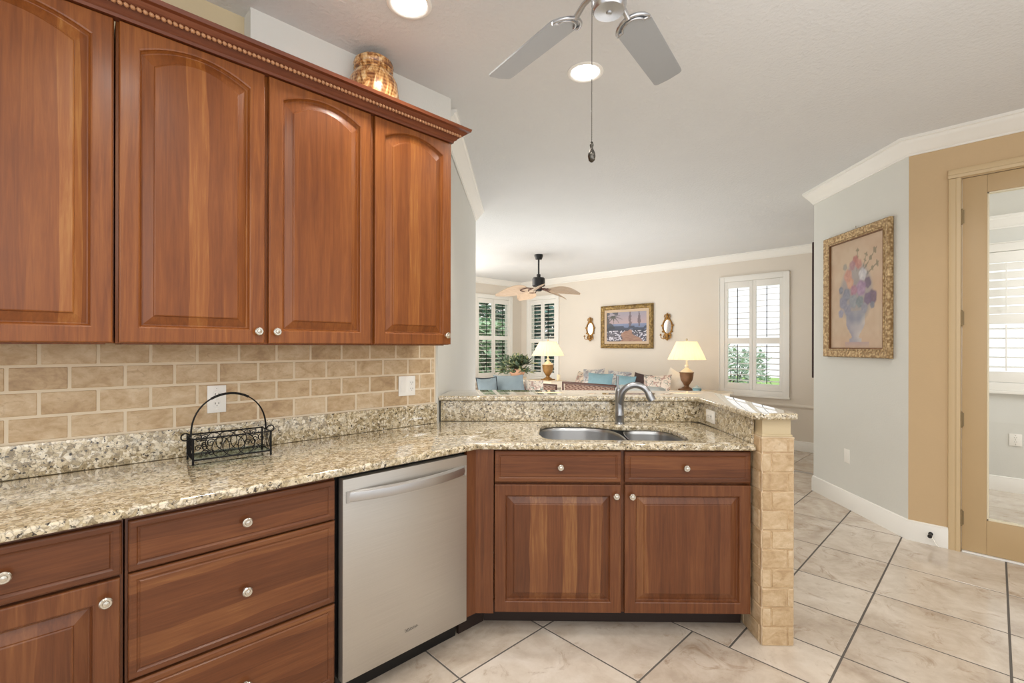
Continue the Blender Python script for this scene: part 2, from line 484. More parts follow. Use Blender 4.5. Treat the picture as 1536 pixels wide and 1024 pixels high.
def shutter_window(name, width, z0, z1, loc, rz, tilt_top, tilt_low, midz, rods='black', pos='c'):
    """casing, two shutter panels with louvres in two tiers and tilt rods; local x = width, -y = into the room"""
    o = thing(name, None, None, loc, rz); struct(o)
    del_ = [k for k in ('label', 'category') if k in o]
    cs = MB()
    w, t = width, IN
    for x0, x1, q0, q1 in ((0, t, z0, z1), (w - t, w, z0, z1), (t, w - t, z1 - t, z1), (t, w - t, z0, z0 + t)):
        cs.box(x0, -.022, q0, x1, 0.0, q1, .004)
    for x0, x1, q0, q1 in ((-.012, 0.0, z0 - .012, z1 + .012), (w, w + .012, z0 - .012, z1 + .012), (-.012, w + .012, z1, z1 + .012)):
        cs.box(x0, -.032, q0, x1, 0.0, q1, .003)
    cs.box(-.02, -.045, z0 - .03, w + .02, 0.0, z0, .004)
    for x0, x1, q0, q1 in ((t - .005, t + .012, z0 + t, z1 - t), (w - t - .012, w - t + .005, z0 + t, z1 - t)):
        cs.box(x0, -.01, q0, x1, .12, q1)
    cs.build('window_frame', M['white'], o)
    g = MB(); g.box(t, .098, z0 + t, w - t, .102, z1 - t); g.build('pane', M['glass'], o, smooth=0)
    sh = MB(); sh.box(t, .085, midz - .02, w - t, .10, midz + .02); sh.build('sash_rail', M['white'], o)
    pw = (w - 2 * t) / 2
    st = .048
    for k in (0, 1):
        x0 = t + pw * k + .002; x1 = x0 + pw - .004
        p = MB()
        lo, hi = z0 + t + .003, z1 - t - .003
        for a, b, c_, d_ in ((x0, x0 + st, lo, hi), (x1 - st, x1, lo, hi), (x0 + st, x1 - st, lo, lo + .10), (x0 + st, x1 - st, hi - .10, hi), (x0 + st, x1 - st, midz - .045, midz + .045)):
            p.box(a, -.012, c_, b, .014, d_, .003)
        pn = p.build('shutter_panel', M['white'], o)
        for q0, q1, tl in ((lo + .10, midz - .045, tilt_low), (midz + .045, hi - .10, tilt_top)):
            lv = MB()
            n = max(3, int(round((q1 - q0) / .085)))
            for j in range(n):
                zc = q0 + (j + .5) * (q1 - q0) / n
                b = MB(); b.box(x0 + st, -.036, -.0035, x1 - st, .036, .0035, .003)
                b.xf(Matrix.Translation((0, .001, zc)) @ Matrix.Rotation(R(tl), 4, 'X'))
                tmp = bpy.data.meshes.new('t'); b.b.to_mesh(tmp); b.b.free(); lv.b.from_mesh(tmp); bpy.data.meshes.remove(tmp)
            lv.build('louvers', M['white'], pn)
            rd = MB(); xc = (x0 + x1) / 2 if pos == 'c' else x0 + st + .4 * (x1 - x0 - 2 * st)
            rd.box(xc - .005, -.05, q0 + .01, xc + .005, -.040, q1 - .01, .002)
            rd.build('tilt_rod', M['blackp'] if rods == 'black' else M['white'], pn)
    return o
shutter_window('window_1', W1[1] - W1[0], W1[2], W1[3], (W1[0], YL, 0), 0.0, 8, 8, 1.555)
shutter_window('window_2', W2[1] - W2[0], W2[2], W2[3], (XF, W2[1], 0), -PI / 2, 22, 12, 1.50)
shutter_window('window_3', W3[1] - W3[0], W3[2], W3[3], (XF, W3[1], 0), -PI / 2, 7, 6, 1.465)

# ---- breakfast nook seen through the glass door
mb = MB()
wall_holes(mb, -2.6, .42, 0, 2.75, [(-1.08, .27, 1.035, 2.285)], lambda p, q, r, s: mb.box(6.5, p, r, 6.6, q, s))
mb.box(4.51, .37, 0, 6.6, .412, 2.62)
struct(mb.build('wall_nook', M['wall_cool']))
mb = MB(); mb.box(4.50, -2.6, 2.62, 6.6, .4, 2.74)
struct(mb.build('ceiling_nook', M['wall_cool']))
mb = MB(); mb.mi = 0
tiles(mb, [4.5, 4.9, 5.35, 5.8, 6.25, 6.6], [-2.6 + .45 * k for k in range(7)], 0.002, -.004, .006)
mb.mi = 1; mb.box(4.5, -2.6, -.1, 6.7, .4, -.002)
struct(mb.build('floor_nook', [M['floor_tile'], M['grout_dark']]))
baseboard('baseboard_nook', [(6.5, -2.6), (6.5, .36)])
struct(sweep(MB(), [(6.5, -2.6), (6.5, .36)], [(o, 2.62 + z) for o, z in CRN]).build('trim_7', M['white']))
shutter_window('window_4', 1.5, .96, 2.36, (6.5, .345, 0), -PI / 2, 74, 8, 1.64, 'white')

# ---- glass door
def french_door():
    o = thing('door_1', None, None, (4.38, .161, 0)); struct(o)
    y0, y1 = -.84, -.002
    f = MB()
    for a, b, c_, d_ in ((y1 - .118, y1, .012, 2.503), (y0, y0 + .118, .012, 2.503), (y0 + .118, y1 - .118, .012, .235), (y0 + .118, y1 - .118, 2.388, 2.503)):
        f.box(.004, a, c_, .046, b, d_, .003)
    lf = f.build('door_leaf', M['door_tan'], o)
    b = MB()
    yi0, yi1 = y0 + .118, y1 - .118
    for a, c, q0, q1 in ((yi0, yi0 + .01, .235, 2.388), (yi1 - .01, yi1, .235, 2.388), (yi0, yi1, .235, .247), (yi0, yi1, 2.376, 2.388)):
        b.box(.010, a, q0, .040, c, q1, .002)
    b.build('glazing_bead', plain('bead', '#e9dfc4', .4), lf)
    g = MB(); g.box(.023, yi0 + .004, .24, .027, yi1 - .004, 2.382); g.build('pane', M['glass'], lf, smooth=0)
    for z in (2.247, 1.566, .885, .227):
        h = MB(); h.tube([(-.004, .001, z - .045), (-.004, .001, z + .045)], .007, 10)
        h.box(-.001, -.012, z - .045, .006, .012, z + .045)
        for q in (-.047, .047): h.ball((-.004, .001, z + q), .008, sub=1)
        h.build('hinge', M['hinge'], o)
    c = MB()
    prof = [(-.002, 0), (-.020, .004), (-.022, .022), (-.016, .030), (-.018, .05), (-.014, .062), (-.002, .066)]
    # casing legs and head
    c.rings([[(x, .002 + t, z) for x, t in prof] for z in (0, 2.509)], True, True, True)
    c.rings([[(x, -.846 - t, z) for x, t in prof] for z in (0, 2.509)], True, True, True)
    c.rings([[(x, y, 2.509 + t) for x, t in prof] for y in (.067, -.912)], True, True, True)
    c.box(-.001, .001, 0, .12, .03, 2.52); c.box(-.001, -.87, 0, .12, -.844, 2.52); c.box(-.001, -.87, 2.506, .12, .03, 2.53)
    c.build('door_casing', plain('casing_tan', '#cdb48c', .35), o)
    return o
french_door()
mb = MB(); mb.box(4.365, -.70, 0.0005, 4.47, .159, .010, .003)
struct(mb.build('trim_8', plain('lit_threshold', '#efeeea', .3)))  # pale threshold strip, its white standing in for light leaking under the door

# ---- tiled wall over the counter (running bond)
def bricks(mb, u0, u1, z0, z1, put, L=.157, H=.0885, top=None, gap=.008, ztop=None, off=0.0):
    """put(u0,u1,z0,z1) adds one tile"""
    rows = []
    z = z0
    k = 0
    while z < z1 - .004:
        zz = min(z + H, z1)
        u = u0 - L * (0.5 if (k % 2) else 0.0) - off
        while u < u1:
            a, b = max(u, u0), min(u + L, u1)
            if b - a > .012: put(a + gap / 2, b - gap / 2, z + gap / 2, zz - gap / 2)
            u += L
        z = zz; k += 1
mb = MB(); mb.mi = 0
bricks(mb, -1.2, 1.645, 1.032, 1.43, lambda a, b, c, d: mb.box(a, YW - .002, c, b, YW + .012, d, .003, 1), off=.010)
mb.mi = 1; mb.box(-1.2, YW, 1.0, 1.648, YW + .012, 1.43)
struct(mb.build('wall_backsplash', [M['brick'], M['grout_light']]))

# ---- half wall behind the sink, with the tiled end post
o = thing('wall_half', None, None, (0, 0, 0), RW); struct(o)
mb = MB(); mb.box(-.47, 2.905, 0, 1.118, 3.02, 1.038); mb.box(1.128, 2.60, 0, 1.255, 3.02, 1.038)
mb.build('wall_core', M['wall_cool'], o)
pl = thing('pillar', None, None, (0, 0, 0), RW); struct(pl)
mb = MB(); mb.mi = 0
zt = .955
bricks(mb, 1.118, 1.267, 0, zt, lambda a, b, c, d: mb.box(a, 2.175, c, b, 2.19, d, .003, 1), L=.149, off=.03, gap=.006)
bricks(mb, 2.176, 2.60, 0, zt, lambda a, b, c, d: mb.box(1.117, a, c, 1.13, b, d, .003, 1), L=.149, off=-.02, gap=.006)
bricks(mb, 2.176, 2.60, 0, zt, lambda a, b, c, d: mb.box(1.255, a, c, 1.268, b, d, .003, 1), L=.149, off=.06, gap=.006)
mb.mi = 1; mb.box(1.120, 2.178, 0, 1.265, 2.60, zt - .003, .002)
mb.box(1.118, 2.176, zt - .008, 1.267, 2.60, zt + .002, .002)
mb.build('tile_cladding', [M['brick'], M['grout_light']], pl)
mb = MB(); mb.box(1.127, 2.19, zt, 1.257, 2.60, 1.038); mb.box(1.122, 2.183, zt + .002, 1.262, 2.6, zt + .012, .003)
mb.build('post_cap', M['wall_tan2'], pl)

# ------------------------------------------------------------------ CABINETS
def ring_pts(x0, x1, z0, z1, rise, y, n=14):
    pts = [(x0, y, z0), (x1, y, z0), (x1, y, z1)]
    for k in range(1, n):
        t = k / n
        pts.append((x1 + (x0 - x1) * t, y, z1 + rise * (1 - (2 * t - 1) ** 2)))
    pts.append((x0, y, z1))
    return pts
def door_mesh(w, h, t=.022, stile=.056, rise=0.0, top=None, field=.036):
    """frame-and-raised-panel door, local origin lower left back corner; front faces -y. Material 0 frame, 1 panel"""
    mb = MB()
    top = top if top is not None else stile
    e = .004
    zs = h - top - rise
    A = lambda i, y: ring_pts(i, w - i, i, h - i, 0, y)
    B = lambda i, y: ring_pts(stile + i, w - stile - i, stile + i, zs - i, rise, y)
    mb.mi = 0
    mb.rings([A(0, 0), A(0, -t + e), A(e * .35, -t + e * .3), A(e, -t), B(-.006, -t), B(-.002, -t + .002), B(0, -t + .008), B(.004, -t + .014)], True, True, False)
    mb.mi = 1
    mb.rings([B(.004, -t + .014), B(.007, -t + .0145), B(field, -t + .0055), B(field + .0015, -t + .002), B(field + .005, -t + .0005)], True, False, True)
    bmesh.ops.remove_doubles(mb.b, verts=mb.b.verts, dist=1e-5)
    return mb
def drawer_mesh(w, h, t=.022, edge=.022):
    mb = MB()
    A = lambda i, y: [(i, y, i), (w - i, y, i), (w - i, y, h - i), (i, y, h - i)]
    mb.rings([A(0, 0), A(0, -t + .005), A(.002, -t + .002), A(.006, -t), A(edge - .004, -t), A(edge, -t + .003), A(edge + .003, -t + .0035), A(edge + .006, -t + .001)], True, True, True)
    return mb
def knob(parent, x, z, y=-.022, r=.0155):
    k = MB()
    k.lathe([(.009, 0), (.0085, -.003), (.0055, -.006), (.005, -.012), (.009, -.015), (r, -.018), (r, -.0215), (r * .82, -.0245), (r * .80, -.0235), (r * .55, -.0235), (r * .45, -.026), (.0001, -.0275)], (x, y, z), 'y', 20)
    return k.build('knob', M['nickel'], parent, smooth=40)
def add_door(cab, x0, x1, z0, z1, yface, kn=None, rise=0.0, mats=('cherry', 'cherry_panel'), stile=.056, top=None):
    dm = door_mesh(x1 - x0, z1 - z0, rise=rise, stile=stile, top=top)
    do = dm.build('door', [M[mats[0]], M[mats[1]]], cab, smooth=13, loc=(x0, yface, z0))
    if kn: knob(do, kn[0] - x0, kn[1] - z0)
    return do
def add_drawer(cab, x0, x1, z0, z1, yface, kn=None):
    do = drawer_mesh(x1 - x0, z1 - z0).build('drawer', M['cherry_h'], cab, smooth=13, loc=(x0, yface, z0))
    if kn: knob(do, kn[0] - x0, kn[1] - z0)
    return do
YD = 2.042      # back of the upper doors (their faces stand at 2.02)
UZ0, UZ1 = 1.378, 2.448
def upper(label, x0, x1, doors):
    c = thing('wall_cabinet', label, 'cabinet', ((x0 + x1) / 2, YW, UZ0), 0, 'cherry wall cabinets')
    b = MB(); X0, X1 = x0 - c.location.x, x1 - c.location.x
    b.box(X0 + .001, -(YW - YD) + .001, 0, X1 - .001, -.004, UZ1 - UZ0, .001)
    b.box(X0 + .02, -(YW - YD) + .02, -.004, X1 - .02, -.03, 0.001)
    b.build('body', M['cherry'], c)
    for d0, d1, kx in doors:
        add_door(c, d0 - c.location.x, d1 - c.location.x, .002, UZ1 - UZ0 - .004, YD - YW, (kx - c.location.x, .049) if kx else None, .048, top=.030)
    return c
upper('cherry wall cabinet at the far left, its single arched door cut by the frame edge', -.36, .147, [(-.352, .142, None)])
upper('widest cherry wall cabinet with two arched doors and knobs at their meeting edges', .149, 1.066, [(.158, .603, .578), (.618, 1.058, .645)])
upper('narrow single-door cherry wall cabinet at the end beside the white wall', 1.068, 1.520, [(1.077, 1.517, 1.484)])
cr = thing('cabinet_crown', 'dark carved wooden crown moulding with rope bead along the cabinet tops', 'moulding', (0, 0, UZ1))
pf = [(.30, .003), (0, .003), (-.004, .004), (-.004, .012), (-.012, .018), (-.016, .026), (-.030, .034), (-.052, .048), (-.056, .054), (-.070, .058), (-.072, .072), (-.060, .074), (.30, .074)]
pfo = [(-.0, 0.0), (.004, 0.0), (.006, .010), (.016, .016), (.020, .024), (.034, .034), (.052, .048), (.056, .054), (.070, .058), (.074, .072), (.066, .076), (-.03, .076), (-.03, .0)]
# path runs right to left seen from the room so that "left of the path" is the room side
mb = sweep(MB(), [(1.523, YW - .005), (1.523, 2.018), (-.36, 2.018)], [(-o, z) for o, z in [(-a, b) for a, b in pfo]])
mb.b.free()
mb = MB(); sweep(mb, [(-.36, 2.018), (1.523, 2.018), (1.523, YW - .09)], [(-o, z) for o, z in pfo])
mb.build('molding_profile', M['crown_wood'], cr, smooth=40)
rb = MB()
x = -.34
while x < 1.555:
    b = Matrix.Translation((x, 2.018 - .041, .030)) @ Matrix.Rotation(R(32), 4, 'Y')
    g = bmesh.ops.create_icosphere(rb.b, subdivisions=1, radius=1.0)
    for v in g['verts']: v.co = b @ Vector((v.co.x * .0098, v.co.y * .0085, v.co.z * .0078))
    x += .0165
rb.build('rope_bead', plain('rope_wood', '#b88660', .3), cr, smooth=60)

# base cabinets on the left run
YB = 1.747       # back of the drawer fronts (faces at 1.725)
def base(label, x0, x1, name='base_cabinet'):
    c = thing(name, label, 'cabinet', ((x0 + x1) / 2, YB, 0), 0, 'cherry base cabinets')
    X = (x1 - x0) / 2
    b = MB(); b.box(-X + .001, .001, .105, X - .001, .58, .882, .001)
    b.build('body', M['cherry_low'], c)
    k = MB(); k.box(-X + .002, .055, .001, X - .002, .075, .105); k.build('toe_kick', M['toe'], c)
    return c
c = base('cherry base cabinet at the bottom left with one drawer over a panel door', -.42, .148)
cx = c.location.x
add_drawer(c, -.41 - cx, .143 - cx, .722, .869, 0, (-.085 - cx, .797))
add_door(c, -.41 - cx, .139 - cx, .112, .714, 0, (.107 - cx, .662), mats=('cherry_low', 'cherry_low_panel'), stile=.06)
c = base('three-drawer cherry base cabinet left of the dishwasher', .150, .766, 'drawer_cabinet')
cx = c.location.x
add_drawer(c, .157 - cx, .760 - cx, .722, .868, 0, (.459 - cx, .793))
add_drawer(c, .157 - cx, .760 - cx, .412, .716, 0, (.459 - cx, .566))
add_drawer(c, .157 - cx, .760 - cx, .110, .404, 0, (.459 - cx, .257))

# dishwasher
dw = thing('dishwasher', 'stainless steel dishwasher with a bowed bar handle', 'dishwasher', (1.079, YB, 0))
b = MB(); b.box(-.295, .0, .10, .295, .56, .872); b.box(-.307, .02, .10, .307, .1, .874); b.build('tub_housing', M['blackp'], dw)
def steel():
    m = NT('brushed_steel')
    v = m.coord((2, 2, 260))
    f = m.noise(v, 2.0, 4, 0.6)
    m.set('Base Color', m.ramp(f, [(0, hexc('#b9b4ac')), (1, hexc('#cfcac2'))]))
    m.set('Metallic', 0.85); m.set('Roughness', 0.38)
    return m.m
M['steel'] = steel()
b = MB(); b.box(-.298, -.040, .102, .296, -.001, .868, .004); pn = b.build('door_panel', M['steel'], dw)
h = MB()
N = 24
rows = []
for i in range(N + 1):
    t = -1 + 2 * i / N
    x = t * .281
    y = -.046 - .050 * (1 - abs(t) ** 2.4)
    rows.append([(x, y + .012, .779), (x, y, .784), (x, y - .003, .800), (x, y, .817), (x, y + .012, .822)])
h.rings(rows, False)
rows2 = [[(p[0], p[1] + .010, p[2]) for p in (r[0], r[-1])] for r in rows]
h.rings([[r[0], (r[0][0], r[0][1] + .010, r[0][2]), (r[-1][0], r[-1][1] + .010, r[-1][2]), r[-1]] for r in rows], False)
h.box(-.286, -.05, .779, -.274, -.038, .822); h.box(.274, -.05, .779, .286, -.038, .822)
h.build('handle', M['satin'], dw, smooth=25)
bd = MB()
pts = []
for i in range(40):
    t = i / 39
    pts.append((-.032 + .064 * t, -.0415, .190 + .0045 * math.sin(t * 30) * (1 - .5 * t) + .002))
bd.tube(pts, .0011, 5); bd.tube([(-.03, -.0412, .184), (.028, -.0412, .187)], .0007, 5)
bd.build('badge', plain('badge', '#8c8780', .3, .8), dw)
b = MB(); b.box(-.29, .04, .001, .29, .06, .10); b.build('toe_kick', M['blackp'], dw)

# corner filler and sink base (45 degrees)
WF = 2.262      # back of the sink fronts (faces at 2.24)
sb = thing('sink_base_cabinet', 'cherry sink base cabinet with two false drawers and two panel doors', 'cabinet', WS(.496, WF), RW)
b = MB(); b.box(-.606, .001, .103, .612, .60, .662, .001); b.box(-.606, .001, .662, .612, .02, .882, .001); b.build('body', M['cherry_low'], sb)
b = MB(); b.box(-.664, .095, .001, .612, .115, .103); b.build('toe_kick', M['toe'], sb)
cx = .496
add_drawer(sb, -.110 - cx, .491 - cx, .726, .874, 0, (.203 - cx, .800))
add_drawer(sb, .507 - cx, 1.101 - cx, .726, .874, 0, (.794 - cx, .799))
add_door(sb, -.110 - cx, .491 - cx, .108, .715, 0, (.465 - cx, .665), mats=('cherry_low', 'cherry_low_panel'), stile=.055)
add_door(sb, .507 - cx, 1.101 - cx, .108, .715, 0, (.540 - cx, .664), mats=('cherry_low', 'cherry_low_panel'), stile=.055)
cf = thing('corner_filler', 'plain cherry filler panel in the angle between dishwasher and sink cabinet', 'panel', (1.443, 1.725, 0))
b = MB()
b.prism([(-.055, 0.0), (0, 0), (.060, -.060), (.072, -.048), (.006, .018), (-.055, .018)], .103, .882)
b.build('filler_panel', M['cherry_low'], cf)
b = MB(); b.prism([(-.055, .060), (.100, .060), (.112, .075), (-.055, .075)], .001, .103); b.build('toe_kick', M['toe'], cf)

# ------------------------------------------------------------------ GRANITE
CT0, CT1 = .884, .914
bowl_hole = smooth_loop([(.118, 2.56), (.118, 2.44), (.16, 2.335), (.32, 2.318), (.53, 2.314), (.80, 2.31), (.85, 2.37), (.858, 2.52), (.838, 2.655), (.79, 2.72), (.70, 2.733), (.61, 2.73), (.56, 2.745), (.51, 2.785), (.44, 2.82), (.355, 2.84), (.22, 2.83), (.145, 2.755)])
def ws2(p): v = WS(p[0], p[1]); return (v.x, v.y)
outer = [(-.6, YW - .001), (1.660, YW - .001), ws2((-.478, 2.888)), ws2((1.116, 2.900)), ws2((1.116, 2.222)), ws2((1.108, 2.215)), (2.215 / S2 - 1.70, 1.70), (-.6, 1.70)]
mb = slab_with_holes(outer, [[ws2(p) for p in bowl_hole]], CT0, CT1, .008)
tag(mb.build('countertop', M['granite']), 'beige speckled granite worktop running from the left edge round to the sink', 'worktop')
mb = MB(); mb.box(-.6, YW - .021, CT1 + .0005, 1.648, YW - .001, 1.030, .003)
tag(mb.build('granite_backsplash', M['granite']), 'low granite upstand along the tiled left wall', 'backsplash')
bs = thing('granite_splash', 'taller granite splash behind the sink, wrapping under the raised bar', 'backsplash', (0, 0, CT1), RW)
mb = MB(); mb.box(-.472, 2.880, .0005, 1.127, 2.902, .122, .002); mb.box(1.105, 2.246, .0005, 1.117, 2.880, .122, .002)
mb.build('splash_slab', M['granite'], bs)
BT0, BT1 = 1.039, 1.068
def arc(cx, cy, r, a0, a1, n=8): return [(cx + r * math.cos(R(a0 + (a1 - a0) * k / n)), cy + r * math.sin(R(a0 + (a1 - a0) * k / n))) for k in range(n + 1)]
bar = [(-.482, 2.860), (1.02, 2.860), (1.055, 2.853), (1.082, 2.83), (1.086, 2.79), (1.072, 2.20)] + arc(1.092, 2.178, .025, 180, 270, 5) + arc(1.255, 2.178, .025, 270, 360, 5) + [(1.285, 2.5), (1.30, 3.02)] + arc(1.22, 3.17, .09, 0, 90, 6) + [(-.47, 3.285)]
mb = slab_with_holes([ws2(p) for p in bar], [], BT0, BT1, .009)
tag(mb.build('raised_counter', M['granite']), 'raised polished granite bar top on the half wall behind the sink', 'worktop')

# ------------------------------------------------------------------ SINK, FAUCET, OUTLETS
sk = thing('sink', 'double-bowl undermount stainless steel sink set in the granite worktop', 'sink', WS(.47, 2.47, 0), RW)
def bowl(loop, depth, zr):
    mb = MB()
    c = Vector((sum(p[0] for p in loop) / len(loop), sum(p[1] for p in loop) / len(loop)))
    rr = []
    for f, z in ((1.03, zr - .001), (1.0, zr), (.985, zr - .004), (.975, zr - .02), (.955, zr - depth + .04), (.90, zr - depth + .012), (.78, zr - depth + .002), (.1, zr - depth)):
        rr.append([(c.x + (p[0] - c.x) * f - .47, c.y + (p[1] - c.y) * f - 2.47, z) for p in loop])
    mb.rings(rr, True, False, True)
    return mb
L1 = smooth_loop([(.11, 2.56), (.11, 2.44), (.15, 2.33), (.32, 2.31), (.49, 2.31), (.55, 2.35), (.567, 2.5), (.562, 2.65), (.525, 2.775), (.44, 2.83), (.355, 2.85), (.215, 2.84), (.137, 2.76)])
L2 = smooth_loop([(.588, 2.5), (.60, 2.36), (.64, 2.312), (.80, 2.302), (.858, 2.365), (.866, 2.52), (.846, 2.66), (.795, 2.728), (.70, 2.741), (.63, 2.735), (.598, 2.66)])
M['sinksteel'] = plain('sink_steel', '#b4b4b4', .3, 1.0)
bowl(L1, .21, .882).build('bowl', M['sinksteel'], sk, smooth=60)['label'] = 'larger left bowl'
bowl(L2, .16, .882).build('bowl', M['sinksteel'], sk, smooth=60)['label'] = 'smaller right bowl'
for x, w, dz in ((.335, 2.57, .21), (.725, 2.52, .16)):
    b = MB(); b.lathe([(.045, .0005), (.042, .004), (.034, .003), (.03, .001), (.0001, .001)], (x - .47, w - 2.47, .882 - dz), 'z', 20)
    b.build('drain', M['chrome'], sk)
fc = thing('faucet', 'brushed steel single-lever faucet arching over the sink', 'faucet', WS(.602, 2.802, CT1), RW)
b = MB(); b.lathe([(.030, 0.0005), (.030, .006), (.026, .010), (.0255, .048), (.0265, .05), (.0265, .054), (.025, .056), (.024, .10), (.026, .15), (.027, .175), (.022, .195), (.0001, .2)], (0, 0, 0), 'z', 24)
b.build('base', M['tap'], fc, smooth=40)
pts = []
for k in range(15):
    t = k / 14
    a = R(168 - 148 * t)
    pts.append((.082 + .076 * math.cos(a), -.02 - .045 * t, .160 + .072 * math.sin(a)))
pts = [(0.0, 0, .07), (.001, -.002, .11)] + [(.004, -.012, .145)] + pts
b = MB(); b.tube(pts, [.022, .0215, .0205] + [.0195 - .002 * (k / 14) for k in range(15)], 16)
b.build('spout', M['tap'], fc, smooth=60)
b = MB()
e = Vector(pts[-1]); dn = (Vector(pts[-1]) - Vector(pts[-2])).normalized()
b.tube([e - dn * .012, e, e + dn * .02, e + dn * .045], [.0175, .021, .0235, .0225], 16); b.build('spray_head', M['tap'], fc, smooth=40)
b = MB(); b.lathe([(.016, .19), (.014, .205), (.0001, .21)], (-.008, 0, 0), 'z', 16)
b.tube([(-.008, 0, .205), (-.012, 0, .235), (-.012, 0, .283)], [.009, .0075, .009], 12); b.build('lever', M['tap'], fc, smooth=40)

def outlet_face(mb_s, x, z, y=-.0075):
    for dx in (-.0065, .0065): mb_s.box(x + dx - .0013, y, z - .002, x + dx + .0013, y + .002, z + .006)
    mb_s.box(x - .0022, y, z - .0105, x + .0022, y + .002, z - .006, .001)
def outlet(name, label, loc, rz, w=.071, h=.117, kind='duplex'):
    o = thing(name, label, 'outlet', loc, rz, None)
    b = MB(); b.box(-w / 2, -.005, -h / 2, w / 2, 0, h / 2, .003); b.build('cover_plate', M['plate'], o)
    def face(x, z, y, shape):
        f = MB(); f.mi = 0; shape(f); f.mi = 1; outlet_face(f, x, z, y)
        f.build('socket', [M['plate'], M['slot']], o)
    if kind == 'duplex':
        for z in (.020, -.020):
            face(0, z, -.0083, lambda f: f.lathe([(.0165, -.004), (.0165, -.0068), (.0155, -.0075), (.0001, -.0075)], (0, 0, z), 'y', 20))
        for z in (.045, -.045, 0):
            sc = MB(); sc.lathe([(.003, -.005), (.0028, -.0062), (.0001, -.0064)], (0, 0, z), 'y', 10); sc.build('screw', M['nickel'], o)
    elif kind == 'combo':
        f = MB(); f.box(-.044, -.008, -.033, -.012, -.004, .033, .003); f.build('rocker_switch', M['plate'], o)
        for z in (.0175, -.0175): face(.028, z, -.0088, lambda f: f.box(.012, -.008, z - .0165, .044, -.004, z + .0165, .003))
    elif kind == 'side':
        for x in (-.0175, .0175): face(x, 0, -.0083, lambda f: f.box(x - .0165, -.0075, -.017, x + .0165, -.004, .017, .003))
    return o
outlet('wall_outlet', 'white duplex outlet on the tile behind the wire basket', (.509, YW - .003, 1.141), 0)
outlet('switch_outlet', 'white double plate with rocker switch and outlet near the wall corner', (1.450, YW - .003, 1.144), 0, .108, .112, 'combo')
outlet('bar_outlet', 'white sideways outlet on the granite splash beside the tiled post', WS(1.104, 2.712, .973), RW - PI / 2, .117, .071, 'side')
pwd = math.atan2(PB.y - PA.y, PB.x - PA.x)
pt = PA + (PB - PA) * ((4.07 - 3.405) / 1.15)
outlet('low_outlet', 'white outlet low on the wall under the flower picture', (pt.x - .003 * S2, pt.y + .003 * S2, .44), pwd, .071, .115)
outlet('nook_outlet', 'white outlet seen through the glass door, above the baseboard', (6.497, -.13, .50), -PI / 2, .085, .115)

# ------------------------------------------------------------------ BASKET AND VASE
bk = thing('wire_basket', 'black wrought-iron wire basket with hoop handle on the granite worktop', 'basket', (.522, 2.185, CT1), R(-2))
X, Y, Z0, Z1 = .136, .065, .020, .100
f = MB(); r = .0032
for z in (Z0, Z1): f.tube([(-X, -Y, z), (X, -Y, z), (X, Y, z), (-X, Y, z)], r, 6, True)
for sx in (-1, 1):
    for sy in (-1, 1):
        f.tube([(sx * X, sy * Y, .003), (sx * X, sy * Y, Z1 + .004)], .0038, 6); f.ball((sx * X, sy * Y, .005), .0052, sub=1)
f.build('frame', M['black'], bk, smooth=60)
def spiral(cx, cz, y, r0, r1, a0, turns, n=22):
    return [(cx + (r0 + (r1 - r0) * k / n) * math.cos(a0 + turns * 2 * PI * k / n), y, cz + (r0 + (r1 - r0) * k / n) * math.sin(a0 + turns * 2 * PI * k / n)) for k in range(n + 1)]
q = .0018
for sy in (-1, 1):
    f = MB(); y = sy * Y
    f.tube(spiral(.0, .060, y, .0385, .0385, 0, 1), q, 5)
    for cx_ in (-.045, .045): f.tube([(cx_ + .030 * math.cos(a), y, .060 + .039 * math.sin(a)) for a in [2 * PI * k / 20 for k in range(21)]], q, 5)
    for cx_, sg in ((-.10, 1), (.10, -1), (-.078, -1), (.078, 1)):
        f.tube(spiral(cx_, .080, y, .003, .016, 0 if sg > 0 else PI, 1.4 * sg), q, 5)
        f.tube(spiral(cx_, .042, y, .003, .015, PI / 2, -1.3 * sg), q, 5)
    f.build('scrollwork', M['black'], bk, smooth=60)
for sx in (-1, 1):
    f = MB()
    for k in range(5):
        y = -Y + .022 * (k + .5)
        f.tube([(sx * X, y, Z0), (sx * (X + .005), y, .05), (sx * X, y, Z1)], q, 5)
    f.tube([(sx * (X + .002), 0, Z1)] + [(sx * (X + .016 + .014 * math.cos(a)), 0, Z1 + .002 + .014 * math.sin(a)) for a in [PI - 2 * PI * k / 16 for k in range(15)]], .0026, 6)
    f.build('end_bars', M['black'], bk, smooth=60)
f = MB()
for oy in (-.005, .005):
    f.tube([(-.134 * math.cos(PI * k / 24), oy * (1 - .7 * math.sin(PI * k / 24)), Z1 + .163 * math.sin(PI * k / 24) ** .85) for k in range(25)], .0026, 6)
f.tube([(-.134 * math.cos(PI * k / 24), 0, Z1 + .163 * math.sin(PI * k / 24) ** .85) for k in range(8, 17)], .0048, 8)
f.build('handle', M['black'], bk, smooth=60)
gm = NT('basket_glass'); tr = gm.n('ShaderNodeBsdfTransparent', i={0: (.72, .80, .76, 1)}); gl = gm.n('ShaderNodeBsdfGlossy', i={'Roughness': .04}); mx = gm.n('ShaderNodeMixShader', i={0: .12, 1: tr.outputs[0], 2: gl.outputs[0]}); gm.t.links.new(mx.outputs[0], gm.out.inputs[0])
f = MB(); f.box(-X + .003, -Y + .003, Z0 + .001, X - .003, Y - .003, Z0 + .006); f.build('glass_tray', gm.m, bk)

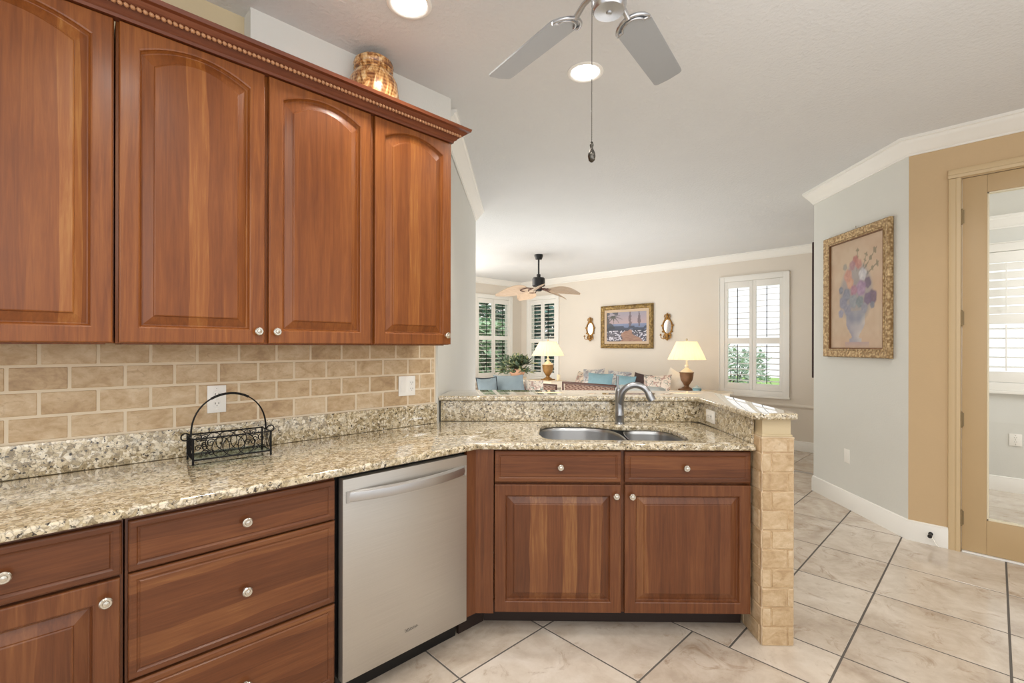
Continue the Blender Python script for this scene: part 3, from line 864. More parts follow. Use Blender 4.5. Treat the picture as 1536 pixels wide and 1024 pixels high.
vs = thing('ceramic_vase', 'glazed amber and brown ceramic jar on top of the wall cabinets', 'vase', (1.158, 2.19, UZ1 + .001))
def vase_mat():
    m = NT('amber_glaze')
    v = m.coord((26, 26, 11))
    n = m.noise(v, 1.0, 4, .55, 1.8)
    ring = m.n('ShaderNodeTexWave', wave_type='BANDS', bands_direction='Z', i={'Vector': m.coord(), 'Scale': 18.0, 'Distortion': 1.5, 'Detail': 2.0})
    c = m.ramp(n, [(0.36, hexc('#5e2c10')), (0.45, hexc('#9c6230')), (0.53, hexc('#cf9c5e')), (0.66, hexc('#ecd0a0'))])
    c = m.mix(.25, c, m.mix(ring.outputs['Fac'], hexc('#6b3c1c'), hexc('#d8ac72')))
    m.set('Base Color', c); m.set('Roughness', .25); m.set('Coat Weight', .4)
    m.bump(n, .5, .005)
    return m.m
vm = vase_mat()
b = MB(); b.lathe([(.075, 0), (.10, .04), (.122, .11), (.126, .18), (.118, .24), (.098, .278), (.092, .286)], (0, 0, 0), 'z', 36); b.build('body', vm, vs, smooth=60)
b = MB(); b.lathe([(.093, .284), (.090, .290), (.096, .295), (.091, .301), (.096, .306), (.091, .312), (.098, .325), (.094, .342), (.078, .356), (.070, .360), (.060, .354), (.055, .29)], (0, 0, 0), 'z', 36); b.build('neck', vm, vs, smooth=60)

# ------------------------------------------------------------------ CEILING LAMPS AND FANS
def downlight(label, x, y):
    o = thing('recessed_light', label, 'ceiling light', (x, y, CEIL), 0, 'recessed ceiling lights')
    b = MB(); b.lathe([(.096, -.0005), (.096, -.004), (.088, -.008), (.078, -.006), (.074, -.001)], (0, 0, 0), 'z', 32); b.build('trim_ring', M['white'], o, smooth=60)
    b = MB(); b.lathe([(.076, -.0015), (.05, -.004), (.0001, -.005)], (0, 0, 0), 'z', 32); b.build('lens', plain('lens_glow', '#ffffff', .4, emit=('#ffffff', 14.0)), o, smooth=60)
    l = light('ceiling_spot', 'SPOT', (x, y, CEIL - .02), 46, (1, .95, .88), (0, 0, 0), spot=140, radius=.07)
    return o
downlight('glowing round recessed light, cut by the top edge of the frame', 1.099, 1.765)
downlight('glowing round recessed light seen between the silver fan blades', 2.051, 1.543)

kf = thing('ceiling_fan', 'silver-bladed kitchen ceiling fan at the top of the frame', 'ceiling fan', (1.26, .856, CEIL))
Z = lambda z: z - CEIL
M['silver'] = plain('silver_blade', '#a9abad', .42, .35)
M['silver2'] = plain('silver_metal', '#bfc0c2', .25, .9)
b = MB(); b.lathe([(.0001, 0), (.072, 0), (.07, -.02), (.05, -.05), (.02, -.06), (.013, -.06), (.013, -.16), (.0001, -.16)], (0, 0, -.0005), 'z', 28); b.build('canopy', M['silver2'], kf)
b = MB(); b.lathe([(.0001, Z(2.70)), (.05, Z(2.70)), (.10, Z(2.675)), (.115, Z(2.64)), (.115, Z(2.56)), (.095, Z(2.52)), (.06, Z(2.505)), (.0001, Z(2.505))], (0, 0, 0), 'z', 32); b.build('motor', M['silver2'], kf)
b = MB(); b.lathe([(.055, Z(2.51)), (.055, Z(2.45)), (.050, Z(2.432)), (.047, Z(2.428)), (.0001, Z(2.424))], (0, 0, 0), 'z', 28)
b.lathe([(.009, Z(2.425)), (.009, Z(2.421)), (.005, Z(2.420)), (.0001, Z(2.420))], (0, 0, 0), 'z', 16); b.build('switch_housing', M['silver2'], kf)
def blade_outline():
    L0, L1, w0, w1 = .170, .612, .062, .0585
    pts = [(L0 + .04, -w0)]
    pts += [(L1 - .018, -w1)] + arc(L1 - .018, -w1 + .018, .018, -90, -10, 4) + [(L1 + .004, 0)] + arc(L1 - .018, w1 - .018, .018, 10, 90, 4)
    pts += [(L0 + .04, w0)] + arc(L0 + .055, 0, w0, 100, 260, 10)[1:-1]
    return pts
for k in range(5):
    a = R(10.4 + 71.6 * k if k < 2 else 10.4 + 72 * k)
    mtx = Matrix.Rotation(a, 4, 'Z') @ Matrix.Translation((0, 0, Z(2.502))) @ Matrix.Rotation(R(-13), 4, 'X')
    b = MB(); b.prism(blade_outline(), -.003, .003); b.xf(mtx)
    bl = b.build('blade', M['silver'], kf, smooth=30)
    ir = MB()
    ir.tube([(.055, 0, .020), (.11, 0, .012), (.155, 0, -.008)], [.010, .009, .010], 10)
    outer_a = arc(.212, 0, .064, 105, 255, 14)
    for ra, rr_ in ((.060, .006), (.042, .005)):
        ir.tube([(x, y, -.008) for x, y in arc(.212, 0, ra, 100, 260, 14)], rr_, 8)
    ir.tube([(.205, .062, -.008), (.20, .042, -.008)], .006, 8); ir.tube([(.205, -.062, -.008), (.20, -.042, -.008)], .006, 8)
    ir.xf(mtx); ir.build('blade_iron', M['silver2'], bl, smooth=60)
b = MB(); cxp, cyp = -.005, .062
zz = Z(2.46)
b.tube([(cxp, cyp, Z(2.52)), (cxp, cyp, Z(2.03))], .0007, 5)
z = Z(2.50)
while z > Z(2.035):
    g = bmesh.ops.create_icosphere(b.b, subdivisions=1, radius=.0019)
    for v in g['verts']: v.co += Vector((cxp, cyp, z))
    z -= .0058
b.lathe([(.0001, Z(2.036)), (.004, Z(2.034)), (.0065, Z(2.024)), (.0045, Z(2.016)), (.005, Z(2.012)), (.0115, Z(1.998)), (.0125, Z(1.988)), (.010, Z(1.975)), (.004, Z(1.969)), (.0001, Z(1.968))], (cxp, cyp, 0), 'z', 16)
b.build('pull_chain', plain('dark_nickel', '#5a5650', .25, .9), kf, smooth=60)

# ------------------------------------------------------------------ FLOWER PICTURE, DOOR STOP
def vnoise(x, y, s=0):
    xi, yi = math.floor(x), math.floor(y)
    def h(a, b):
        n = (a * 374761393 + b * 668265263 + s * 974711) & 0xffffffff
        n = ((n ^ (n >> 13)) * 1274126177) & 0xffffffff
        return ((n ^ (n >> 16)) & 0xffff) / 65535
    fx, fy = x - xi, y - yi
    fx, fy = fx * fx * (3 - 2 * fx), fy * fy * (3 - 2 * fy)
    return (h(xi, yi) * (1 - fx) + h(xi + 1, yi) * fx) * (1 - fy) + (h(xi, yi + 1) * (1 - fx) + h(xi + 1, yi + 1) * fx) * fy
def lerp(a, b, t): return tuple(p + (q - p) * t for p, q in zip(a, b))
def H(s): return hexc(s)[:3]
RNG = random.Random(3)
blooms = []
for u, v, r, c1, c2 in ((.50, .80, .050, '#a2504c', '#c87b6c'), (.44, .76, .05, '#9a6a78', '#b98a8c'), (.56, .76, .05, '#b0605c', '#d39a84'), (.36, .67, .070, '#c07a66', '#dca58c'), (.40, .60, .06, '#c98a6c', '#e0b190'),
                        (.63, .66, .062, '#b9b6c0', '#e8e6e4'), (.72, .58, .055, '#54405e', '#6d5674'), (.60, .54, .080, '#8d6a92', '#b796b6'), (.47, .53, .055, '#9a5f78', '#b98298'), (.33, .50, .065, '#6a7084', '#8a92a2'),
                        (.80, .45, .07, '#4e3355', '#6b4a70'), (.72, .44, .06, '#5a4268', '#745a80'), (.26, .43, .065, '#70748c', '#9194a8'), (.46, .43, .07, '#7c8492', '#9aa3a8'), (.58, .42, .06, '#5f7078', '#7d9094'),
                        (.35, .36, .06, '#77798f', '#9497a8'), (.66, .36, .05, '#7b7f90', '#9a9caa'), (.22, .33, .045, '#8084a0', '#9a9cb2'), (.80, .38, .035, '#5d6678', '#7b8494'), (.22, .55, .04, '#5c6478', '#8a92a0'), (.30, .76, .035, '#8d8a80', '#a5a094')):
    blooms.append((u, v, r, H(c1), H(c2)))
def flowers(u, v):
    n = vnoise(u * 6, v * 9, 1) * .6 + vnoise(u * 17, v * 23, 2) * .4
    c = lerp(H('#b99b7f'), H('#cbb59b'), n)
    c = lerp(c, H('#cf9f84'), .5 * max(0, vnoise(u * 3, v * 4, 5) - .4))
    # stems and leaves
    for (x0, y0, x1, y1) in ((.60, .66, .86, .86), (.62, .62, .90, .74), (.52, .7, .54, .90), (.62, .68, .70, .84)):
        dx, dy = x1 - x0, y1 - y0
        t = ((u - x0) * dx + (v - y0) * dy) / (dx * dx + dy * dy)
        if 0 <= t <= 1.05:
            dd_ = abs((u - x0) * dy - (v - y0) * dx) / math.hypot(dx, dy)
            if dd_ < .006 + .03 * max(0, math.sin(t * 22)) ** 2 * t: c = lerp(c, H('#6f6a50'), .75)
    # urn
    if .06 < v < .34:
        q = (v - .06) / .28
        hw = .09 + .15 * max(0, (q - .25)) ** .8 - .02 * math.sin(q * 9)
        if q < .12: hw = .11
        if abs(u - .5) < hw:
            c = lerp(H('#a29aa2'), H('#c8beb6'), .5 + .5 * (u - .5) / hw); c = lerp(c, H('#7e7f96'), .5 * vnoise(u * 14, v * 16, 9))
    elif v <= .06 and abs(u - .52) < .22: c = lerp(c, H('#a58d98'), .6 * (v / .06))
    body = ((u - .5) / .33) ** 2 + ((v - .50) / .30) ** 2
    if body < 1: c = lerp(c, lerp(H('#68748a'), H('#8a8a94'), vnoise(u * 12, v * 15, 4)), min(.75, (1 - body) * 2) * .8)
    for bu, bv, br, c1, c2 in blooms:
        a = math.atan2(v - bv, u - bu)
        rr_ = math.hypot((u - bu) * .8, v - bv) / (br * (1 + .07 * math.sin(5 * a + bu * 30)))
        if rr_ < 1:
            p = .5 + .5 * math.sin(rr_ * 8 + 1.6 * math.sin(3 * a + bu * 20) + bv * 9)
            q_ = lerp(lerp(c1, c2, p * .35 + .65 * vnoise(u * 34, v * 40, 7)), H('#8b7c7c'), .22)
            c = lerp(c, q_, .92 * min(1, (1 - rr_) * 4))
    return c
def scenery(u, v):
    n = vnoise(u * 9, v * 9, 3)
    if v > .60: c = lerp(H('#b39a9c'), H('#9c949f'), (v - .6) / .4 + .2 * n)
    elif v > .40: c = lerp(H('#5a6888'), H('#7d88a6'), (v - .40) / .2 + .25 * (n - .5))
    else: c = lerp(H('#3c3a4c'), H('#5d5a62'), n)
    # path
    pw_ = .06 + (.40 - v) * .55
    px_ = .52 + (.40 - v) * .25 + .04 * math.sin(v * 20)
    if v < .40 and abs(u - px_) < pw_: c = lerp(H('#8c6656'), H('#a5806c'), vnoise(u * 20, v * 30, 8))
    # dark bushes and palm
    if v < .52 and v > .30 and vnoise(u * 8, v * 10, 12) > .35 + 1.6 * abs(v - .42): c = lerp(c, H('#2c3344'), .85)
    if u < .30 and v > .35 and vnoise(u * 10 + v * 5, v * 6, 14) > .35 + .9 * u: c = lerp(c, H('#2b3038'), .85)
    for k in range(7):
        a = R(20 - 32 * k); du, dv = u - .16, v - .86
        t = du * math.cos(a) + dv * math.sin(a)
        dd_ = abs(-du * math.sin(a) + dv * math.cos(a) + .8 * t * t)
        if 0 < t < .28 and dd_ < .022 * (1 - t / .3): c = lerp(c, H('#3d4038'), .9)
    for tx in (.60, .82):
        if v > .5 and abs(u - tx) < .012 + .05 * max(0, math.sin((v - .5) * 7)) * vnoise(u * 40, v * 20, 6): c = lerp(c, H('#5c4a4e'), .8)
    # white blossoms
    if v < .36 and abs(u - px_) > pw_ and vnoise(u * 44, v * 34, 21) > .62: c = lerp(c, H('#d6d3de'), .9)
    return c
def canvas(name, w, h, fn, nu, nv, parent, loc=(0, 0, 0)):
    """flat canvas in local x,z facing -y; painted as a colour attribute"""
    me = bpy.data.meshes.new(name)
    vs_ = [(-w / 2 + w * i / nu, 0, -h / 2 + h * j / nv) for j in range(nv + 1) for i in range(nu + 1)]
    fs = [(j * (nu + 1) + i, j * (nu + 1) + i + 1, (j + 1) * (nu + 1) + i + 1, (j + 1) * (nu + 1) + i) for j in range(nv) for i in range(nu)]
    me.from_pydata(vs_, [], fs)
    at = me.color_attributes.new('Col', 'FLOAT_COLOR', 'POINT')
    cols = []
    for j in range(nv + 1):
        for i in range(nu + 1): cols += list(fn(i / nu, j / nv)) + [1.0]
    at.data.foreach_set('color', cols)
    m = NT(name + '_paint')
    m.set('Base Color', m.n('ShaderNodeVertexColor', layer_name='Col').outputs[0]); m.set('Roughness', .45)
    m.bump(m.noise(m.coord(), 220, 2), .15, .001)
    me.materials.append(m.m)
    o = bpy.data.objects.new(name, me); COL.objects.link(o); o.parent = parent; o.location = loc
    return o
def frame_ring(mb, w, h, prof):
    """prof: (inset from outer edge, y)"""
    rr = [[(-w / 2 + i, y, -h / 2 + i), (w / 2 - i, y, -h / 2 + i), (w / 2 - i, y, h / 2 - i), (-w / 2 + i, y, h / 2 - i)] for i, y in prof]
    mb.rings(rr + [rr[0]], True); return mb
def gold(name, c0, c1, sc):
    m = NT(name)
    vo = m.n('ShaderNodeTexVoronoi', feature='SMOOTH_F1', i={'Vector': m.coord(), 'Scale': sc})
    f = vo.outputs['Distance']
    m.set('Base Color', m.ramp(f, [(.1, hexc(c1)), (.6, hexc(c0))])); m.set('Roughness', .4); m.set('Metallic', .35)
    m.bump(f, .8, .006); return m.m
fp = thing('flower_painting', 'tall floral still-life painting in an ornate gilt frame on the white angled wall', 'painting', (0, 0, 0), pwd)
q = PA + (PB - PA) * ((3.945 - 3.405) / 1.15); nrm = Vector((-math.sin(pwd), math.cos(pwd), 0))
fp.location = (q.x + nrm.x * .003, q.y + nrm.y * .003, 1.814)
fp.rotation_euler = (0, 0, pwd + PI)
fw, fh = .800, 1.060
b = MB(); frame_ring(b, fw, fh, [(0, 0), (0, -.030), (.008, -.038), (.03, -.034), (.055, -.026), (.060, -.030), (.070, -.028), (.074, -.014), (.074, 0)]); b.build('frame', gold('gilt', '#8a6c44', '#c9ae82', 60), fp, smooth=50)
b = MB(); 
for i in range(2):
    pass
frame_ring(b, fw - .14, fh - .14, [(0, -.012), (0, -.026), (.008, -.026), (.010, -.012)]); b.build('frame_liner', plain('gilt_dark', '#6e4a28', .35, .4), fp)
canvas('canvas', fw - .146, fh - .146, flowers, 84, 124, fp, (0, -.012, 0))
b = MB(); b.tube([(0, -.01, fh / 2 - .01), (0, -.012, fh / 2 + .02)], .004, 6); b.ball((0, -.012, fh / 2 + .022), .008, sub=1); b.build('hook', M['nickel'], fp)

ds = thing('door_stop', 'small black door stop on the white baseboard below the tan wall', 'door stop', (4.362, .314, .078))
b = MB(); b.lathe([(.013, 0), (.013, -.004), (.006, -.007), (.006, -.05), (.012, -.052), (.013, -.066), (.011, -.07), (.0001, -.07)], (0, 0, 0), 'x', 16)
b.build('rubber_tip', M['blackp'], ds)
b = MB(); b.tube([(-.012, -.005, -.012), (-.02, -.03, -.06), (-.02, -.045, -.0745)], .0018, 6); b.build('spring_wire', M['nickel'], ds)

wp = thing('wall_panel', 'dark wooden wall panel seen edge-on past the end of the angled white wall', 'wall panel', (6.02, PB.y + .001, 1.75), 0)
b = MB(); frame_ring(b, .86, 1.39, [(0, 0), (0, .102), (.01, .106), (.06, .102), (.06, 0)]); b.build('frame', plain('dark_frame', '#3a1f1c', .4), wp)
b = MB(); b.box(-.38, .002, -.64, .38, .07, .64); b.build('picture_panel', plain('dim_print', '#6d4a3a', .5, noise=.3, nscale=6), wp)

# ------------------------------------------------------------------ LIVING ROOM
ld = thing('landscape_painting', 'framed coastal garden landscape painting on the far living-room wall', 'painting', (XF - .003, 4.922, 1.752), -PI / 2)
fw, fh = 1.14, .83
b = MB(); frame_ring(b, fw, fh, [(0, 0), (0, -.03), (.02, -.045), (.07, -.035), (.085, -.022), (.085, 0)]); b.build('frame', gold('old_gold', '#6b5228', '#a88a50', 30), ld, smooth=50)
b = MB(); frame_ring(b, fw - .16, fh - .16, [(0, -.008), (0, -.022), (.055, -.018), (.055, -.008)]); b.build('mat_border', plain('linen_mat', '#cdb59a', .7), ld)
canvas('canvas', fw - .27, fh - .27, scenery, 90, 64, ld, (0, -.012, 0))
M['gilt2'] = gold('sconce_gold', '#8a5e24', '#c99a50', 40)
M['mirror'] = plain('mirror_glass', '#9c9187', .05, 1.0)
def sconce(label, y, z=1.70):
    o = thing('mirror_sconce', label, 'wall sconce', (XF - .003, y, z), -PI / 2, 'gilt mirror sconces')
    b = MB()
    oval = [(.088 * math.cos(2 * PI * k / 28), -.012, .03 + .135 * math.sin(2 * PI * k / 28)) for k in range(28)]
    b.tube(oval, .014, 8, True)
    for sx in (-1, 1):
        b.tube([(sx * .01, -.015, .245), (sx * .05, -.018, .235), (sx * .055, -.02, .20), (sx * .02, -.02, .18), (sx * .05, -.02, .165)], [.008, .011, .010, .009, .012], 8)
        b.ball((sx * .105, -.015, .05), .02, sub=1); b.ball((sx * .085, -.015, -.06), .02, sub=1)
        b.tube([(sx * .01, -.02, -.10), (sx * .055, -.02, -.12), (sx * .07, -.02, -.16), (sx * .03, -.02, -.19), (0, -.02, -.21)], [.012, .013, .011, .010, .008], 8)
    b.tube([(0, -.018, .17), (0, -.02, .215), (0, -.02, .25)], [.022, .026, .010], 8); b.ball((0, -.02, .258), .015, sub=1)
    b.tube([(0, -.02, -.10), (0, -.025, -.15), (0, -.02, -.225)], [.03, .03, .006], 8)
    b.build('gilt_frame', M['gilt2'], o, smooth=60)
    m_ = MB(); m_.rings([[(.08 * math.cos(2 * PI * k / 28), y_, .03 + .127 * math.sin(2 * PI * k / 28)) for k in range(28)] for y_ in (0, -.006)], True, True, True); m_.build('mirror', M['mirror'], o)
    for sx in (-1, 1):
        a = MB(); a.tube([(0, -.03, -.15), (sx * .05, -.06, -.19), (sx * .09, -.075, -.17), (sx * .095, -.075, -.13)], .008, 8)
        a.lathe([(.006, -.13), (.024, -.125), (.026, -.12), (.014, -.118), (.013, -.10), (.0001, -.10)], (sx * .095, -.075, 0), 'z', 14)
        a.build('candle_arm', M['gilt2'], o, smooth=60)
    return o
sconce('gilt mirror sconce left of the landscape painting', 5.76)
sconce('gilt mirror sconce right of the landscape painting, above the lamp', 4.08)

M['urn'] = plain('urn_bronze', '#7a5434', .45, .25, noise=.5, nscale=18)
M['urn2'] = plain('urn_gold', '#9c7440', .4, .4, noise=.3, nscale=20)
def shade_mat():
    m = NT('lamp_shade')
    tl = m.n('ShaderNodeBsdfTranslucent', i={0: hexc('#eadcc2')}); df = m.n('ShaderNodeBsdfDiffuse', i={0: hexc('#ebdfca')})
    mx = m.n('ShaderNodeMixShader', i={0: .55, 1: df.outputs[0], 2: tl.outputs[0]})
    em = m.n('ShaderNodeEmission', i={0: hexc('#fff0d2'), 1: .12})
    ad = m.n('ShaderNodeAddShader', i={0: mx.outputs[0], 1: em.outputs[0]})
    m.t.links.new(ad.outputs[0], m.out.inputs[0]); return m.m
M['shade'] = shade_mat()
def table_lamp(label, loc, urn, h, rb, rt, hs):
    """h: height of the shade's lower rim over the table"""
    o = thing('table_lamp', label, 'table lamp', loc, 0, 'table lamps in the living room')
    b = MB(); b.box(-.095, -.095, .0005, .095, .095, .025, .004); b.lathe([(.085, .025), (.07, .04), (.04, .055), (.034, .075)], (0, 0, 0), 'z', 24); b.build('base', urn, o)
    b = MB(); b.lathe([(.034, .074), (.05, .10), (.088, .16), (.102, .23), (.104, .27), (.112, .275), (.112, .285), (.10, .288)], (0, 0, 0), 'z', 28); b.build('urn', urn, o, smooth=40)
    b = MB(); b.lathe([(.10, .287), (.085, .305), (.05, .335), (.03, .35), (.022, .36), (.03, .38), (.03, .40), (.012, .405), (.012, h + .02), (.0001, h + .02)], (0, 0, 0), 'z', 24); b.build('neck', plain('lamp_neck', '#e9dcc0', .4), o, smooth=40)
    b = MB(); b.lathe([(rb, h), (rb * .995, h + .008), (rt * 1.0, h + hs - .008), (rt, h + hs)], (0, 0, 0), 'z', 96, wob=lambda a, hh: 1 + .026 * math.cos(a * 32)); b.build('lamp_shade', M['shade'], o, smooth=80)
    b = MB(); b.lathe([(.004, h + hs - .02), (.005, h + hs + .012), (.016, h + hs + .02), (.018, h + hs + .032), (.010, h + hs + .046), (.0001, h + hs + .05)], (0, 0, 0), 'z', 14)
    b.tube([(-rt, 0, h + hs - .012), (rt, 0, h + hs - .012)], .003, 6); b.build('finial', plain('finial', '#d8c8a8', .3), o, smooth=60)
    b = MB(); b.ball((0, 0, h + .07), .032, (1, 1, 1.25)); b.build('bulb', plain('bulb_glow', '#ffffff', .4, emit=('#ffdca8', 3)), o)
    light('lamp_bulb', 'POINT', (loc[0], loc[1], loc[2] + h + .06), 9, (1, .80, .55), radius=.05)
    return o
TR = .68; TLz = .745
table_lamp('glowing table lamp with dark urn base, right of the sofa near the window', (7.22, 3.43, TR), M['urn'], .485, .282, .155, .29)
table_lamp('glowing table lamp with golden urn base on the end table beside the plant', (6.62, 5.83, TLz), M['urn2'], .455, .295, .16, .26)

M['cream'] = plain('cream_fabric', '#e6dccb', .9, noise=.06, nscale=40)
M['bluegrey'] = plain('bluegrey_fabric', '#8b989d', .85, noise=.12, nscale=14)
M['teal'] = plain('teal_fabric', '#7f9fa8', .85, noise=.1, nscale=20)
M['greyfab'] = plain('grey_fabric', '#c3c4bf', .85, noise=.15, nscale=10)
M['creamwood'] = plain('cream_wood', '#e2d3bc', .45)
def floral(name, bgc, c1, c2):
    m = NT(name); v = m.coord(rand=3.0)
    a = m.ramp(m.noise(v, 11, 3, .6, 1.0), [(.48, (0, 0, 0, 1)), (.56, (1, 1, 1, 1))]); b = m.ramp(m.noise(v, 17, 3, .6, 1.3), [(.55, (0, 0, 0, 1)), (.62, (1, 1, 1, 1))])
    m.set('Base Color', m.mix(b, m.mix(a, hexc(bgc), hexc(c1)), hexc(c2))); m.set('Roughness', .9); return m.m
M['floral'] = floral('floral_fabric', '#e3d4c4', '#b5968a', '#7d8a80')
M['floral2'] = floral('floral_fabric_grey', '#d8d2ca', '#a8a8ac', '#8d7f82')
def wicker():
    m = NT('wicker')
    ck = m.n('ShaderNodeTexChecker', i={'Vector': m.coord(rot=(.0, .6, .785)), 'Scale': 42.0, 'Color1': hexc('#6d4637'), 'Color2': hexc('#b39480')})
    m.set('Base Color', ck.outputs[0]); m.set('Roughness', .6); m.bump(ck.outputs['Fac'], .6, .004); return m.m
M['wicker'] = wicker()
M['rattan'] = plain('dark_rattan', '#5b3a30', .5)
def cushion_mesh(w, h, t, n=10, sag=.0):
    """pillow standing on its edge: local x width, z height, y thickness"""
    mb = MB(); rr = []
    for side in (1, -1):
        grid = []
        for j in range(n + 1):
            row = []
            for i in range(n + 1):
                u, v = -1 + 2 * i / n, -1 + 2 * j / n
                p = (1 - abs(u) ** 2.2) ** .7 * (1 - abs(v) ** 2.2) ** .7 if abs(u) < 1 and abs(v) < 1 else 0
                pinch = 1 - .07 * (1 - abs(v) ** 2) * abs(u) ** 3
                pinch2 = 1 - .07 * (1 - abs(u) ** 2) * abs(v) ** 3
                row.append(mb.b.verts.new((u * w / 2 * pinch, side * t / 2 * p, h / 2 + v * h / 2 * pinch2)))
            grid.append(row)
        for j in range(n):
            for i in range(n):
                f = (grid[j][i], grid[j][i + 1], grid[j + 1][i + 1], grid[j + 1][i])
                mb.b.faces.new(f if side < 0 else f[::-1])
    bmesh.ops.remove_doubles(mb.b, verts=mb.b.verts, dist=1e-4)
    return mb
def cushion(label, w, h, t, mat, loc, rz, lean=18, roll=0, group=None, piping=None):
    o = cushion_mesh(w, h, t).build('throw_pillow', mat, None, smooth=80)
    tag(o, label, 'pillow', group)
    o.matrix_world = Matrix.Translation(loc) @ Matrix.Rotation(rz, 4, 'Z') @ Matrix.Rotation(R(-lean), 4, 'X') @ Matrix.Rotation(R(roll), 4, 'Y')
    if piping:
        b = MB(); n = 10; pts = []
        for k in range(40):
            a = k / 40 * 4; s_ = int(a); f = a - s_
            u, v = [(-1 + 2 * f, -1), (1, -1 + 2 * f), (1 - 2 * f, 1), (-1, 1 - 2 * f)][s_]
            pts.append((u * w / 2 * (1 - .07 * (1 - v * v) * abs(u) ** 3), 0, h / 2 + v * h / 2 * (1 - .07 * (1 - u * u) * abs(v) ** 3)))
        b.tube(pts, .007, 6, True); b.build('piping', piping, o, smooth=60)
    return o

# sofa along the far wall: faces -x
so = thing('sofa', 'long cream sofa against the far wall, heaped with pillows', 'sofa', (7.30, 4.70, SUNK), -PI / 2)
b = MB(); b.box(-1.04, -.42, .12, 1.04, .40, .34, .04); b.build('base', M['cream'], so)
b = MB(); b.box(-1.04, .18, .30, 1.04, .46, .86, .08, 4); b.build('backrest', M['cream'], so)
for sx in (-1, 1):
    b = MB(); b.box(sx * 1.04 - (.0 if sx < 0 else .18), -.42, .12, sx * 1.04 + (.18 if sx < 0 else 0), .42, .66, .07, 4); b.build('arm', M['cream'], so)
for k in range(3):
    b = MB(); b.box(-.86 + .573 * k + .004, -.44, .34, -.86 + .573 * (k + 1) - .004, .18, .56, .05, 4); b.build('seat_cushion', M['cream'], so)
for sx in (-1, 1):
    for sy in (-.36, .36):
        b = MB(); b.lathe([(.03, 0.0005), (.035, .06), (.03, .121)], (sx * .95, sy, 0), 'z', 12); b.build('leg', M['rattan'], so)
SZ = SUNK + .56
G = 'pillows on the cream sofa'
cushion('floral pillow at the left end of the sofa, beside the golden lamp', .46, .50, .16, M['floral'], (7.12, 5.50, SZ), -PI / 2 - .2, 18, 4, G)
cushion('grey patterned pillow, second from the left on the sofa', .46, .56, .15, M['floral2'], (7.10, 5.20, SZ + .01), -PI / 2 + .08, 16, -3, G)
cushion('teal blue pillow on the sofa, left of the faucet lever', .54, .40, .15, M['teal'], (6.90, 4.90, SZ + .10), -PI / 2, 12, 0, G)
cushion('tall floral pillow behind the left teal pillow at the middle of the sofa', .50, .56, .14, M['floral2'], (7.14, 4.74, SZ), -PI / 2, 18, 3, G)
cushion('small teal pillow on the sofa, right of the faucet lever', .42, .38, .14, M['teal'], (6.90, 4.40, SZ + .10), -PI / 2 - .1, 12, 2, G)
cushion('dark fringed pillow beside the right teal pillow', .32, .42, .13, plain('dark_floral', '#4b3a36', .9, noise=.6, nscale=25), (7.08, 4.22, SZ + .10), -PI / 2 + .1, 14, 8, G)
cushion('wide pink floral pillow at the right half of the sofa', .50, .50, .15, M['floral'], (6.98, 3.84, SZ + .02), -PI / 2, 16, -4, G)
cushion('plain cream pillow tilted at the right end of the sofa', .40, .50, .14, M['cream'], (7.22, 3.78, SZ + .10), -PI / 2 - .2, 14, 20, G)

def table(name, label, loc, w, d, h, mat, rz=0):
    o = thing(name, label, 'table', loc, rz)
    b = MB(); b.box(-w / 2, -d / 2, h - .03, w / 2, d / 2, h, .006); b.build('tabletop', mat, o)
    b = MB(); b.box(-w / 2 + .04, -d / 2 + .04, h - .12, w / 2 - .04, d / 2 - .04, h - .03); b.build('apron', mat, o)
    for sx in (-1, 1):
        for sy in (-1, 1):
            b = MB(); b.box(sx * (w / 2 - .06) - .025, sy * (d / 2 - .06) - .025, .0005, sx * (w / 2 - .06) + .025, sy * (d / 2 - .06) + .025, h - .1, .005); b.build('leg', mat, o)
    return o
table('side_table', 'cream side table under the right-hand lamp', (7.26, 3.22, SUNK), .52, .80, TR - SUNK, M['creamwood'])
table('end_table', 'cream end table under the left-hand lamp', (6.58, 5.86, SUNK), .46, .70, TLz - SUNK, M['creamwood'])
o = thing('trinket_bowl', 'small blue-green lidded bowl beside the right-hand lamp', 'bowl', (7.06, 3.19, TR))
b = MB(); b.lathe([(.03, .0005), (.06, .02), (.068, .045), (.06, .06)], (0, 0, 0), 'z', 20); b.build('bowl', plain('teal_glaze', '#6f9092', .2), o)
b = MB(); b.lathe([(.062, .06), (.05, .075), (.02, .085), (.012, .10), (.0001, .105)], (0, 0, 0), 'z', 20); b.build('lid', plain('pale_glaze', '#c5cfc8', .2), o)
o = thing('candle', 'short cream candle beside the left-hand lamp', 'candle', (6.62, 5.57, TLz))
b = MB(); b.lathe([(.03, .0005), (.03, .11), (.02, .113), (.0001, .108)], (0, 0, 0), 'z', 16); b.build('wax', plain('wax', '#f2dcb4', .5), o)
b = MB(); b.tube([(0, 0, .107), (0, .002, .125)], .0015, 5); b.build('wick', M['blackp'], o)

